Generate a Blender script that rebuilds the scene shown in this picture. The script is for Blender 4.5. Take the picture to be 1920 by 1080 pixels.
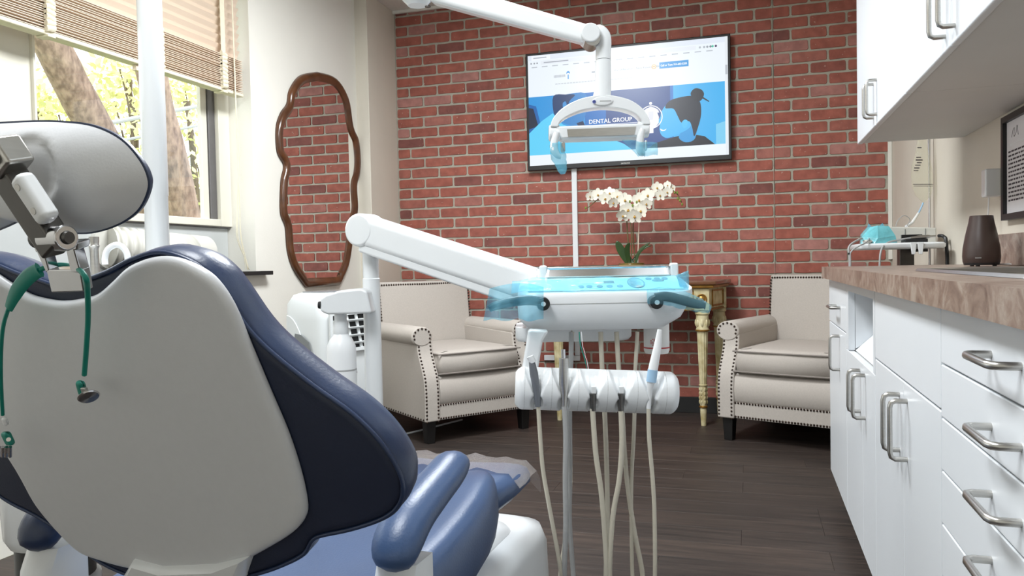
import bpy, bmesh, math, random
from mathutils import Vector, Matrix
random.seed(7)
for o in list(bpy.data.objects): bpy.data.objects.remove(o, do_unlink=True)
SC = bpy.context.scene
COL = SC.collection

# ------------------------------------------------------------------ camera
F, YAW, PIT, ROLL, CZ = 1470.0, 0.29421, -0.03085, -0.02083, 0.94
cam_d = bpy.data.cameras.new('camera'); cam = bpy.data.objects.new('camera', cam_d); COL.objects.link(cam)
cam_d.sensor_width = 36; cam_d.lens = F / 1920 * 36; cam_d.clip_start = 0.02
cam.matrix_world = (Matrix.Translation((0, 0, CZ)) @ Matrix.Rotation(YAW, 4, 'Z') @ Matrix.Rotation(math.pi/2 + PIT, 4, 'X') @ Matrix.Rotation(ROLL, 4, 'Z'))
SC.camera = cam
cam_d.dof.use_dof = False

# ------------------------------------------------------------------ world, light, exposure
W = bpy.data.worlds.new('world'); SC.world = W; W.use_nodes = True
bg = W.node_tree.nodes['Background']; bg.inputs[0].default_value = (0.93, 0.97, 1.0, 1); bg.inputs[1].default_value = 3.0
SC.view_settings.view_transform = 'Standard'; SC.view_settings.look = 'None'
SC.view_settings.gamma = 1; SC.view_settings.use_curve_mapping = False
SC.view_settings.exposure = 0.04

XL, XR, YB, YF, ZC = -2.375, 0.785, 4.93, -1.3, 2.665     # room: left wall, right wall, brick wall, wall behind the camera, ceiling

# ceiling lights (real fixtures, built further down around these)
LIGHTS = [(-1.0, 2.75), (-0.9, 0.6)]
LPOW = [82, 50]
for (lx, ly), pw in zip(LIGHTS, LPOW):
    ld = bpy.data.lights.new('ceiling_light_lamp', 'AREA'); ld.shape = 'RECTANGLE'; ld.size = 0.56; ld.size_y = 1.16
    ld.energy = pw; ld.color = (0.93, 0.972, 1.0)
    lo = bpy.data.objects.new('ceiling_light_lamp', ld); COL.objects.link(lo); lo.location = (lx, ly, ZC - 0.03)

# ------------------------------------------------------------------ pixel -> place (distance always from a plane the thing touches)
def ray(px, py):
    x = (px - 960) / F; y = -(py - 540) / F
    c, s = math.cos(ROLL), math.sin(ROLL); x, y = c*x - s*y, s*x + c*y
    c, s = math.cos(PIT), math.sin(PIT); u, f = c*y + s, -s*y + c
    c, s = math.cos(YAW), math.sin(YAW)
    return Vector((c*x - s*f, s*x + c*f, u))
CP = Vector((0, 0, CZ))
def onX(px, py, v): d = ray(px, py); return CP + d * (v / d.x)
def onY(px, py, v): d = ray(px, py); return CP + d * (v / d.y)
def onZ(px, py, v): d = ray(px, py); return CP + d * ((v - CZ) / d.z)
def onP(px, py, p0, n): d = ray(px, py); return CP + d * ((p0 - CP).dot(n) / d.dot(n))
FW = Vector((-math.sin(YAW), math.cos(YAW), 0)); RT = Vector((math.cos(YAW), math.sin(YAW), 0)); UP = Vector((0, 0, 1))
def atD(px, py, dist): d = ray(px, py); return CP + d * (dist / d.dot(FW))

# ------------------------------------------------------------------ materials
def srgb(r, g=None, b=None):
    if g is None: g = b = r
    f = lambda v: (v/255/12.92 if v/255 <= .04045 else ((v/255+.055)/1.055)**2.4)
    return (f(r), f(g), f(b), 1)
def mat(name, col, rough=.5, metal=0., noise=0., nscale=20., bump=0., bscale=60., spec=.5, trans=0., alpha=1., emit=None, estr=0., coat=0., stretch=None, col2=None):
    m = bpy.data.materials.new(name); m.use_nodes = True
    nt = m.node_tree; b = nt.nodes['Principled BSDF']
    b.inputs['Base Color'].default_value = col; b.inputs['Roughness'].default_value = rough; b.inputs['Metallic'].default_value = metal
    b.inputs['Specular IOR Level'].default_value = spec; b.inputs['Transmission Weight'].default_value = trans; b.inputs['Alpha'].default_value = alpha
    b.inputs['Coat Weight'].default_value = coat; b.inputs['Coat Roughness'].default_value = .12
    if emit: b.inputs['Emission Color'].default_value = emit; b.inputs['Emission Strength'].default_value = estr
    tc = None
    def coord():
        nonlocal tc
        if tc is None:
            t = nt.nodes.new('ShaderNodeTexCoord'); tc = t.outputs['Object']
            if stretch:
                mp = nt.nodes.new('ShaderNodeMapping'); mp.inputs['Scale'].default_value = stretch
                nt.links.new(tc, mp.inputs[0]); tc = mp.outputs[0]
        return tc
    if noise or col2:
        n = nt.nodes.new('ShaderNodeTexNoise'); n.inputs['Scale'].default_value = nscale; n.inputs['Detail'].default_value = 6
        nt.links.new(coord(), n.inputs['Vector'])
        mx = nt.nodes.new('ShaderNodeMix'); mx.data_type = 'RGBA'
        c2 = col2 or tuple(max(0, c*(1-noise)) for c in col[:3]) + (1,)
        mx.inputs['A'].default_value = col; mx.inputs['B'].default_value = c2
        rp = nt.nodes.new('ShaderNodeValToRGB'); rp.color_ramp.elements[0].position = .35; rp.color_ramp.elements[1].position = .65
        nt.links.new(n.outputs['Fac'], rp.inputs[0]); nt.links.new(rp.outputs[0], mx.inputs['Factor']); nt.links.new(mx.outputs['Result'], b.inputs['Base Color'])
    if bump:
        n = nt.nodes.new('ShaderNodeTexNoise'); n.inputs['Scale'].default_value = bscale; n.inputs['Detail'].default_value = 5
        nt.links.new(coord(), n.inputs['Vector'])
        bp = nt.nodes.new('ShaderNodeBump'); bp.inputs['Strength'].default_value = bump; bp.inputs['Distance'].default_value = .01
        nt.links.new(n.outputs['Fac'], bp.inputs['Height']); nt.links.new(bp.outputs[0], b.inputs['Normal'])
    return m
M = {}
M['cream'] = mat('cream_paint', srgb(231, 228, 219), .6, noise=.03, nscale=3, bump=.05, bscale=140)
M['beige'] = mat('beige_paint', srgb(214, 207, 193), .6, noise=.04, nscale=4, bump=.05, bscale=140)
M['ceil'] = mat('ceiling_tile', srgb(225, 222, 215), .85, noise=.05, nscale=60, bump=.1, bscale=200)
M['mortar'] = mat('mortar', srgb(176, 171, 157), .9, noise=.12, nscale=30, bump=.3, bscale=150)
M['white'] = mat('white_plastic', srgb(222, 225, 227), .28, noise=.015, nscale=8)
M['whitegl'] = mat('white_gloss_enamel', srgb(226, 229, 231), .16, noise=.01, nscale=6, coat=.3)
M['cab'] = mat('white_laminate', srgb(220, 224, 228), .33, noise=.015, nscale=5)
M['cabin'] = mat('white_melamine', srgb(205, 205, 203), .5, noise=.03, nscale=6)
M['grey_shell'] = mat('grey_shell_plastic', srgb(205, 207, 210), .34, noise=.02, nscale=90, bump=.04, bscale=400)
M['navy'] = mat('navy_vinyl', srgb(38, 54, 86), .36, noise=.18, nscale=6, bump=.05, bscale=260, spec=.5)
M['navy_lit'] = mat('lit_navy_vinyl', srgb(60, 82, 118), .36, noise=.15, nscale=5, bump=.06, bscale=260)  # lighter copy of the chair navy, light put into the colour
M['navy_shade'] = mat('shaded_navy_backing', srgb(24, 34, 58), .55, noise=.1, nscale=8, bump=.05, bscale=300)  # backing darker than the cushion sides, shade put into its navy
M['chrome'] = mat('chrome', srgb(205, 205, 207), .14, 1., noise=.05, nscale=12)
M['steel'] = mat('brushed_steel', srgb(190, 188, 184), .3, 1., noise=.08, nscale=40, stretch=(1, 1, 8))
M['steel_d'] = mat('dark_steel', srgb(96, 94, 92), .35, .9, noise=.1, nscale=30)
M['tray'] = mat('polished_tray_steel', srgb(226, 226, 228), .16, 1., noise=.03, nscale=30)
M['duct'] = mat('dusty_white_duct', srgb(206, 204, 196), .45, noise=.1, nscale=7)
M['filler'] = mat('grey_white_filler_board', srgb(192, 195, 194), .55, noise=.07, nscale=5)
M['black'] = mat('black_plastic', srgb(22, 22, 24), .4, noise=.1, nscale=20)
M['blackm'] = mat('black_rubber_base', srgb(26, 25, 25), .6, noise=.15, nscale=14)
M['blackwood'] = mat('black_wood', srgb(18, 16, 16), .45, noise=.2, nscale=20, stretch=(1, 1, .1))
M['hose_g'] = mat('grey_hose', srgb(165, 166, 166), .4, noise=.05, nscale=30)
M['hose_t'] = mat('tan_hose', srgb(196, 190, 174), .45, noise=.05, nscale=30)
M['gauge'] = mat('grey_instrument', srgb(112, 116, 122), .35, .3, noise=.08, nscale=30)
M['ltblue'] = mat('light_blue_plastic', srgb(160, 196, 226), .4, noise=.03)
M['teal'] = mat('teal_rubber', srgb(0, 128, 112), .45, noise=.08, nscale=30)
M['linen'] = mat('grey_linen_fabric', srgb(186, 178, 170), .85, noise=.07, nscale=160, bump=.12, bscale=600)
M['nail'] = mat('dark_nailhead', srgb(70, 58, 52), .3, .9, noise=.15, nscale=60)
M['piping'] = mat('fabric_piping', srgb(140, 132, 126), .85, noise=.07, nscale=200)
M['ivory'] = mat('ivory_antique_paint', srgb(216, 206, 168), .5, col2=srgb(176, 160, 112), nscale=18, bump=.1, bscale=80)
M['gold'] = mat('antique_gold', srgb(168, 124, 58), .35, .7, noise=.3, nscale=30)
M['tabletop'] = mat('polished_wood', srgb(104, 66, 40), .22, noise=.35, nscale=9, stretch=(.3, 4, 4), coat=.4)
M['walnut'] = mat('dark_walnut', srgb(92, 55, 30), .28, noise=.45, nscale=14, bump=.05, bscale=60, coat=.35)
M['mirror'] = mat('mirror_glass', (.92, .93, .92, 1), .0, 1.)
M['blind'] = mat('beige_wood_slat', srgb(226, 206, 186), .5, noise=.05, nscale=10, stretch=(4, .3, 4))
M['tape'] = mat('cream_cloth_tape', srgb(228, 220, 196), .8, noise=.06, nscale=60, bump=.1, bscale=300)
M['winframe'] = mat('cream_window_frame', srgb(222, 218, 204), .45, noise=.03, nscale=6)
M['alum'] = mat('grey_aluminium_track', srgb(120, 118, 120), .4, .6, noise=.08)
M['bark'] = mat('pine_bark', srgb(172, 148, 132), .9, col2=srgb(124, 104, 93), nscale=26, bump=1.0, bscale=34, stretch=(1, 1, .45))
M['twig'] = mat('twig_bark', srgb(120, 104, 84), .9, noise=.3, nscale=20)
M['leaf'] = mat('spring_leaf', srgb(240, 238, 176), .6, noise=.2, nscale=3)  # pale base colour, overexposed daylight put into the leaves
M['grass'] = mat('lawn', srgb(150, 165, 90), .9, noise=.4, nscale=2)
M['far'] = mat('far_pale_brick', srgb(214, 190, 182), .9, noise=.12, nscale=8)
M['pot'] = mat('glazed_olive_pot', srgb(150, 128, 76), .14, noise=.25, nscale=10, coat=.6)
M['petal'] = mat('white_orchid_petal', srgb(240, 236, 222), .6, noise=.05, nscale=40)
M['orch_y'] = mat('orchid_throat', srgb(196, 152, 70), .5, noise=.2, nscale=60)
M['stem'] = mat('brown_green_stem', srgb(104, 94, 58), .6, noise=.25, nscale=30)
M['oleaf'] = mat('dark_green_leaf', srgb(52, 76, 38), .35, noise=.25, nscale=10)
M['bud'] = mat('green_bud', srgb(124, 142, 58), .5, noise=.2, nscale=40)
M['brown'] = mat('dark_brown_plastic', srgb(58, 44, 40), .38, noise=.12, nscale=10, stretch=(1, 1, .2))
M['paper'] = mat('paper', srgb(222, 220, 222), .7, noise=.02)
M['ink'] = mat('dark_ink', srgb(60, 52, 58), .7, noise=.1)
M['inkred'] = mat('red_ink', srgb(190, 70, 70), .7, noise=.1)
M['ac'] = mat('air_conditioner_plastic', srgb(222, 226, 227), .3, noise=.012, nscale=5)
M['acg'] = mat('grey_ac_panel', srgb(120, 124, 126), .3, noise=.05)
M['shadeblack'] = mat('outlet_shade_black', srgb(20, 20, 22), .7, noise=.1)
M['device'] = mat('warm_grey_device', srgb(206, 204, 196), .45, noise=.03)
M['milky'] = mat('milky_bottle', srgb(236, 238, 240), .35, noise=.02, nscale=12)
M['bottlecl'] = mat('translucent_bottle', srgb(226, 226, 224), .3, noise=.03)

def film(name, tint, alpha, rough=.12, thru=(.8, .93, .97, 1)):
    m = bpy.data.materials.new(name); m.use_nodes = True; nt = m.node_tree
    for n in list(nt.nodes): nt.nodes.remove(n)
    out = nt.nodes.new('ShaderNodeOutputMaterial'); t = nt.nodes.new('ShaderNodeBsdfTransparent'); t.inputs[0].default_value = thru
    p = nt.nodes.new('ShaderNodeBsdfPrincipled'); p.inputs['Base Color'].default_value = tint; p.inputs['Roughness'].default_value = rough
    n = nt.nodes.new('ShaderNodeTexNoise'); n.inputs['Scale'].default_value = 38; n.inputs['Detail'].default_value = 4
    tc = nt.nodes.new('ShaderNodeTexCoord'); nt.links.new(tc.outputs['Object'], n.inputs[0])
    bp = nt.nodes.new('ShaderNodeBump'); bp.inputs['Strength'].default_value = .55; bp.inputs['Distance'].default_value = .012
    nt.links.new(n.outputs[0], bp.inputs['Height']); nt.links.new(bp.outputs[0], p.inputs['Normal'])
    mx = nt.nodes.new('ShaderNodeMixShader'); mx.inputs[0].default_value = alpha
    nt.links.new(t.outputs[0], mx.inputs[1]); nt.links.new(p.outputs[0], mx.inputs[2]); nt.links.new(mx.outputs[0], out.inputs[0])
    return m
M['film'] = film('blue_barrier_film', srgb(150, 218, 240), .2)
M['film2'] = film('blue_barrier_film_thick', srgb(130, 208, 232), .36)
M['clearfilm'] = film('clear_plastic_cover', srgb(206, 198, 194), .26, .16, (.97, .95, .94, 1))
M['ivbag'] = film('clear_saline_bag', srgb(232, 230, 214), .16, .08, (.97, .97, .93, 1))
def glass(name):
    m = bpy.data.materials.new(name); m.use_nodes = True; nt = m.node_tree
    for n in list(nt.nodes): nt.nodes.remove(n)
    out = nt.nodes.new('ShaderNodeOutputMaterial'); t = nt.nodes.new('ShaderNodeBsdfTransparent'); t.inputs[0].default_value = (.97, .98, .97, 1)
    g = nt.nodes.new('ShaderNodeBsdfGlossy'); g.inputs['Roughness'].default_value = .01
    mx = nt.nodes.new('ShaderNodeMixShader'); mx.inputs[0].default_value = .04
    nt.links.new(t.outputs[0], mx.inputs[1]); nt.links.new(g.outputs[0], mx.inputs[2]); nt.links.new(mx.outputs[0], out.inputs[0])
    return m
M['glass'] = glass('window_glass')
def emis(name, col, s=1.):
    m = bpy.data.materials.new(name); m.use_nodes = True; b = m.node_tree.nodes['Principled BSDF']
    b.inputs['Base Color'].default_value = (.01, .01, .01, 1); b.inputs['Roughness'].default_value = .3
    b.inputs['Emission Color'].default_value = col; b.inputs['Emission Strength'].default_value = s
    return m
def brick_mat():
    m = bpy.data.materials.new('red_brick'); m.use_nodes = True; nt = m.node_tree; b = nt.nodes['Principled BSDF']; b.inputs['Roughness'].default_value = .82
    oi = nt.nodes.new('ShaderNodeObjectInfo'); ge = nt.nodes.new('ShaderNodeNewGeometry')
    ad = nt.nodes.new('ShaderNodeMath'); ad.operation = 'ADD'; fr = nt.nodes.new('ShaderNodeMath'); fr.operation = 'FRACT'
    nt.links.new(oi.outputs['Random'], ad.inputs[0]); nt.links.new(ge.outputs['Random Per Island'], ad.inputs[1]); nt.links.new(ad.outputs[0], fr.inputs[0])
    rp = nt.nodes.new('ShaderNodeValToRGB'); el = rp.color_ramp.elements; rp.color_ramp.interpolation = 'LINEAR'
    cols = [(0, srgb(124, 76, 70)), (.06, srgb(132, 80, 73)), (.13, srgb(154, 89, 77)), (.5, srgb(162, 93, 79)), (.86, srgb(160, 97, 85)), (.92, srgb(172, 121, 113)), (1, srgb(170, 117, 109))]
    el[0].position = 0; el[0].color = cols[0][1]; el[1].position = 1; el[1].color = cols[-1][1]
    for p, c in cols[1:-1]: e = el.new(p); e.color = c
    nt.links.new(fr.outputs[0], rp.inputs[0])
    tc = nt.nodes.new('ShaderNodeNewGeometry')
    n = nt.nodes.new('ShaderNodeTexNoise'); n.inputs['Scale'].default_value = 22; n.inputs['Detail'].default_value = 8; nt.links.new(tc.outputs['Position'], n.inputs[0])
    mx = nt.nodes.new('ShaderNodeMix'); mx.data_type = 'RGBA'; mx.blend_type = 'MULTIPLY'; mx.inputs['Factor'].default_value = .55
    r2 = nt.nodes.new('ShaderNodeValToRGB'); r2.color_ramp.elements[0].color = (.55, .52, .52, 1); r2.color_ramp.elements[0].position = .3; r2.color_ramp.elements[1].color = (1.12, 1.1, 1.08, 1); r2.color_ramp.elements[1].position = .68
    nt.links.new(n.outputs[0], r2.inputs[0]); nt.links.new(rp.outputs[0], mx.inputs['A']); nt.links.new(r2.outputs[0], mx.inputs['B'])
    # pale lime specks
    v = nt.nodes.new('ShaderNodeTexNoise'); v.inputs['Scale'].default_value = 70; v.inputs['Detail'].default_value = 3; nt.links.new(tc.outputs['Position'], v.inputs[0])
    r3 = nt.nodes.new('ShaderNodeValToRGB'); r3.color_ramp.elements[0].position = .7; r3.color_ramp.elements[1].position = .76
    nt.links.new(v.outputs[0], r3.inputs[0])
    m2 = nt.nodes.new('ShaderNodeMix'); m2.data_type = 'RGBA'; m2.inputs['B'].default_value = srgb(190, 160, 146)
    nt.links.new(r3.outputs[0], m2.inputs['Factor']); nt.links.new(mx.outputs['Result'], m2.inputs['A']); nt.links.new(m2.outputs['Result'], b.inputs['Base Color'])
    bp = nt.nodes.new('ShaderNodeBump'); bp.inputs['Strength'].default_value = .35; bp.inputs['Distance'].default_value = .006
    nt.links.new(n.outputs[0], bp.inputs['Height']); nt.links.new(bp.outputs[0], b.inputs['Normal'])
    return m
M['brick'] = brick_mat()
def plank_mat():
    m = bpy.data.materials.new('dark_wood_plank'); m.use_nodes = True; nt = m.node_tree; b = nt.nodes['Principled BSDF']; b.inputs['Roughness'].default_value = .5
    ge = nt.nodes.new('ShaderNodeNewGeometry'); mp = nt.nodes.new('ShaderNodeMapping'); mp.inputs['Scale'].default_value = (1.6, 22, 1)
    oi = nt.nodes.new('ShaderNodeObjectInfo'); va = nt.nodes.new('ShaderNodeVectorMath'); va.operation = 'ADD'
    nt.links.new(ge.outputs['Position'], mp.inputs[0]); nt.links.new(mp.outputs[0], va.inputs[0])
    sc = nt.nodes.new('ShaderNodeMath'); sc.operation = 'MULTIPLY'; sc.inputs[1].default_value = 40; nt.links.new(oi.outputs['Random'], sc.inputs[0]); nt.links.new(sc.outputs[0], va.inputs[1])
    n = nt.nodes.new('ShaderNodeTexNoise'); n.inputs['Scale'].default_value = 2.2; n.inputs['Detail'].default_value = 9; n.inputs['Roughness'].default_value = .65; nt.links.new(va.outputs[0], n.inputs[0])
    rp = nt.nodes.new('ShaderNodeValToRGB'); rp.color_ramp.elements[0].position = .3; rp.color_ramp.elements[0].color = srgb(36, 31, 29); rp.color_ramp.elements[1].position = .72; rp.color_ramp.elements[1].color = srgb(74, 63, 57)
    nt.links.new(n.outputs[0], rp.inputs[0])
    mx = nt.nodes.new('ShaderNodeMix'); mx.data_type = 'RGBA'; mx.blend_type = 'MULTIPLY'; mx.inputs['Factor'].default_value = 1
    r2 = nt.nodes.new('ShaderNodeValToRGB'); r2.color_ramp.elements[0].color = (.75, .75, .76, 1); r2.color_ramp.elements[1].color = (1.1, 1.06, 1.02, 1)
    nt.links.new(oi.outputs['Random'], r2.inputs[0]); nt.links.new(rp.outputs[0], mx.inputs['A']); nt.links.new(r2.outputs[0], mx.inputs['B']); nt.links.new(mx.outputs['Result'], b.inputs['Base Color'])
    bp = nt.nodes.new('ShaderNodeBump'); bp.inputs['Strength'].default_value = .08; bp.inputs['Distance'].default_value = .004; nt.links.new(n.outputs[0], bp.inputs['Height']); nt.links.new(bp.outputs[0], b.inputs['Normal'])
    return m
M['plank'] = plank_mat()
def stone_mat():
    m = bpy.data.materials.new('brown_stone_laminate'); m.use_nodes = True; nt = m.node_tree; b = nt.nodes['Principled BSDF']; b.inputs['Roughness'].default_value = .33
    ge = nt.nodes.new('ShaderNodeNewGeometry')
    n = nt.nodes.new('ShaderNodeTexNoise'); n.inputs['Scale'].default_value = 16; n.inputs['Detail'].default_value = 8; n.inputs['Roughness'].default_value = .7; n.inputs['Distortion'].default_value = 1.2; nt.links.new(ge.outputs['Position'], n.inputs[0])
    rp = nt.nodes.new('ShaderNodeValToRGB'); e = rp.color_ramp.elements; e[0].position = .3; e[0].color = srgb(96, 74, 66); e[1].position = .72; e[1].color = srgb(172, 160, 148)
    k = e.new(.5); k.color = srgb(138, 118, 106)
    nt.links.new(n.outputs[0], rp.inputs[0]); nt.links.new(rp.outputs[0], b.inputs['Base Color'])
    return m
M['stone'] = stone_mat()

# ------------------------------------------------------------------ mesh helpers
def smoothcurve(pts, n=6, closed=False):
    P = [Vector(p) for p in pts]; out = []; N = len(P)
    rng = N if closed else N-1
    for i in range(rng):
        if closed: a, b, c, d = P[(i-1) % N], P[i], P[(i+1) % N], P[(i+2) % N]
        else: a, b, c, d = P[max(i-1, 0)], P[i], P[i+1], P[min(i+2, N-1)]
        for k in range(n):
            t = k/n
            out.append(.5*((2*b) + (c-a)*t + (2*a-5*b+4*c-d)*t*t + (3*b-a-3*c+d)*t**3))
    if not closed: out.append(P[-1])
    return out
class B:
    def __init__(s): s.b = bmesh.new()
    def face(s, vs):
        try: return s.b.faces.new(vs)
        except ValueError: return None
    def poly(s, pts): return s.face([s.b.verts.new(p) for p in pts])
    def box(s, c, size, R=None):
        c = Vector(c); R = R or Matrix.Identity(3); h = Vector(size)/2; v = []
        for z in (-1, 1):
            for y in (-1, 1):
                for x in (-1, 1): v.append(s.b.verts.new(c + R @ Vector((x*h.x, y*h.y, z*h.z))))
        for f in ((0, 2, 3, 1), (4, 5, 7, 6), (0, 1, 5, 4), (2, 6, 7, 3), (0, 4, 6, 2), (1, 3, 7, 5)): s.face([v[i] for i in f])
        return s
    def bx(s, x0, x1, y0, y1, z0, z1): return s.box(((x0+x1)/2, (y0+y1)/2, (z0+z1)/2), (abs(x1-x0), abs(y1-y0), abs(z1-z0)))
    def rings(s, rings, cap=True, close=True):
        R = [[s.b.verts.new(p) for p in r] for r in rings]; n = len(R[0])
        for a, b in zip(R, R[1:]):
            for i in range(n if close else n-1): s.face([a[i], a[(i+1) % n], b[(i+1) % n], b[i]])
        if cap and close: s.face(R[0][::-1]); s.face(R[-1])
        return s
    def tube(s, pts, r, seg=10, smooth=0, flat=None):
        P = smoothcurve(pts, smooth) if smooth else [Vector(p) for p in pts]
        n = len(P); rr = r if isinstance(r, (list, tuple)) else [r]*n
        if len(rr) != n: rr = [rr[min(int(i*(len(rr)-1)/(n-1)), len(rr)-2)]*(1-((i*(len(rr)-1)/(n-1)) % 1)) + rr[min(int(i*(len(rr)-1)/(n-1))+1, len(rr)-1)]*((i*(len(rr)-1)/(n-1)) % 1) for i in range(n)]
        rings = []; t0 = (P[1]-P[0]).normalized(); a = t0.orthogonal().normalized()
        if flat: a = (flat[0] - t0*flat[0].dot(t0)).normalized()
        for i in range(n):
            t = ((P[min(i+1, n-1)]-P[max(i-1, 0)])).normalized()
            a = (a - t*a.dot(t)).normalized(); b = t.cross(a)
            k = flat[1] if flat else 1
            rings.append([P[i] + a*math.cos(2*math.pi*j/seg)*rr[i] + b*math.sin(2*math.pi*j/seg)*rr[i]*k for j in range(seg)])
        return s.rings(rings)
    def cyl(s, p0, p1, r0, r1=None, seg=20): return s.tube([p0, p1], [r0, r0 if r1 is None else r1], seg)
    def lathe(s, prof, c=(0, 0, 0), seg=24, R=None):
        c = Vector(c); R = R or Matrix.Identity(3)
        return s.rings([[c + R @ Vector((max(r, 1e-4)*math.cos(2*math.pi*j/seg), max(r, 1e-4)*math.sin(2*math.pi*j/seg), z)) for j in range(seg)] for r, z in prof])
    def ball(s, c, r, seg=14, R=None):
        c = Vector(c); R = R or Matrix.Identity(3); rv = Vector(r) if not isinstance(r, (int, float)) else Vector((r, r, r)); m = seg//2+1
        rings = []
        for i in range(m+1):
            th = math.pi*(i/m); th = min(max(th, .02), math.pi-.02)
            rings.append([c + R @ Vector((rv.x*math.sin(th)*math.cos(2*math.pi*j/seg), rv.y*math.sin(th)*math.sin(2*math.pi*j/seg), -rv.z*math.cos(th))) for j in range(seg)])
        return s.rings(rings)
    def prism(s, pts, off):
        off = Vector(off); return s.rings([[Vector(p) for p in pts], [Vector(p)+off for p in pts]])
    def obj(s, name, m, parent=None, bevel=0, seg=3, sub=0, smooth=True, ang=38):
        bm = s.b; bmesh.ops.recalc_face_normals(bm, faces=bm.faces)
        me = bpy.data.meshes.new(name)
        if smooth:
            for f in bm.faces: f.smooth = True
            for e in bm.edges:
                if len(e.link_faces) == 2 and e.calc_face_angle(0) > math.radians(ang): e.smooth = False
        bm.to_mesh(me); bm.free(); me.materials.append(M[m] if isinstance(m, str) else m)
        o = bpy.data.objects.new(name, me); COL.objects.link(o)
        if bevel:
            md = o.modifiers.new('bevel', 'BEVEL'); md.width = bevel; md.segments = seg; md.limit_method = 'ANGLE'; md.angle_limit = math.radians(35); md.harden_normals = True
        if sub: md = o.modifiers.new('sub', 'SUBSURF'); md.levels = md.render_levels = sub
        if parent is not None: attach(o, parent)
        return o
LOCS = {}
def root_of(o):
    while o.parent: o = o.parent
    return o
def attach(o, p):
    o.parent = p
    r = root_of(p)
    if p.parent is None and r.get('_w'): o.matrix_parent_inverse = Matrix.Translation(-Vector(r.location))
def thing(name, label, cat, loc=(0, 0, 0), group=None, world=True, rz=0):
    o = bpy.data.objects.new(name, None); COL.objects.link(o); o.location = loc; o.rotation_euler = (0, 0, rz); o.empty_display_size = .05
    o['label'] = label; o['category'] = cat
    if group: o['group'] = group
    if world: o['_w'] = 1
    return o
def tag(o, label, cat, group=None):
    o['label'] = label; o['category'] = cat
    if group: o['group'] = group
    return o
def struct(o, label=None):
    o['kind'] = 'structure'
    if label: o['label'] = label
    return o
def copy_tree(o, parent=None):
    c = o.copy(); COL.objects.link(c); c.parent = parent
    for ch in o.children: copy_tree(ch, c)
    return c
def text_mesh(txt, size, origin, xa, ya, m, parent, name='lettering', depth=.0006, align='LEFT', wide=1.0, bold=0):
    cu = bpy.data.curves.new('t', 'FONT'); cu.body = txt; cu.size = size; cu.extrude = depth; cu.align_x = align; cu.resolution_u = 3; cu.offset = bold
    t = bpy.data.objects.new('t', cu); COL.objects.link(t)
    dg = bpy.context.evaluated_depsgraph_get(); me = bpy.data.meshes.new_from_object(t.evaluated_get(dg))
    bpy.data.objects.remove(t, do_unlink=True); bpy.data.curves.remove(cu)
    xa, ya = Vector(xa).normalized(), Vector(ya).normalized(); za = xa.cross(ya); origin = Vector(origin)
    for v in me.vertices: c = v.co.copy(); v.co = origin + xa*c.x*wide + ya*c.y + za*c.z
    me.materials.clear(); me.materials.append(M[m] if isinstance(m, str) else m)
    o = bpy.data.objects.new(name, me); COL.objects.link(o)
    if parent is not None: attach(o, parent)
    return o
def Rm(x, y, z): return Matrix((x, y, z)).transposed()
# ================================================================== STRUCTURE
# floor: base + planks
fl = struct(B().bx(XL-.02, XR+.02, YF, YB, -.06, -.012).obj('floor', 'blackm'), 'dark brown wood plank floor')
PW, PL = .152, 1.22
variants = {}
def plank(x0, x1, y0, y1):
    key = (round(x1-x0, 3), round(y1-y0, 3))
    if key not in variants:
        w, h = key; b = B(); e = .0004
        b.rings([[(-w/2+.0003, -h/2+.0003, -.011), (w/2-.0003, -h/2+.0003, -.011), (w/2-.0003, h/2-.0003, -.011), (-w/2+.0003, h/2-.0003, -.011)],
                 [(-w/2+.0003, -h/2+.0003, -e), (w/2-.0003, -h/2+.0003, -e), (w/2-.0003, h/2-.0003, -e), (-w/2+.0003, h/2-.0003, -e)],
                 [(-w/2+.0003+e, -h/2+.0003+e, 0), (w/2-.0003-e, -h/2+.0003+e, 0), (w/2-.0003-e, h/2-.0003-e, 0), (-w/2+.0003+e, h/2-.0003-e, 0)]])
        o = b.obj('plank', 'plank', fl, smooth=False); variants[key] = o.data
    else:
        o = bpy.data.objects.new('plank', variants[key]); COL.objects.link(o); o.parent = fl
    o.location = ((x0+x1)/2, (y0+y1)/2, 0)
y = YF; r = 0
while y < YB - .01:
    y1 = min(y+PW, YB); x = XL - random.choice([.1, .35, .6, .85, 1.05])
    while x < XR:
        a, b_ = max(x, XL), min(x+PL, XR)
        if b_-a > .02: plank(round(a, 3), round(b_, 3), y, y1)
        x += PL
    y = y1; r += 1

# brick wall
wb = struct(B().bx(XL-.2, XR, YB, YB+.14, 0, ZC).obj('wall_back', 'mortar'), 'red brick panel wall with grey mortar joints')
BW, BH, KX0, NZ0 = .1016, .06858, -2.1913, 2.5595
def brick_mesh(w, h, seed):
    rnd = random.Random(seed); j = lambda a: (rnd.random()-.5)*a
    w -= .012; h -= .0125; b = B(); c = .006
    o = [(-w/2+c, -h/2), (-w/6, -h/2), (w/6, -h/2), (w/2-c, -h/2), (w/2, -h/2+c), (w/2, h/2-c), (w/2-c, h/2), (w/6, h/2), (-w/6, h/2), (-w/2+c, h/2), (-w/2, h/2-c), (-w/2, -h/2+c)]
    o = [(x+j(.003), z+j(.0032)) for x, z in o]
    b.rings([[(x, 0, z) for x, z in o], [(x, -.003, z) for x, z in o], [(x*.988, -.0055, z*.965) for x, z in o]])
    return b
bricks = []
nrows = 37
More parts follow.
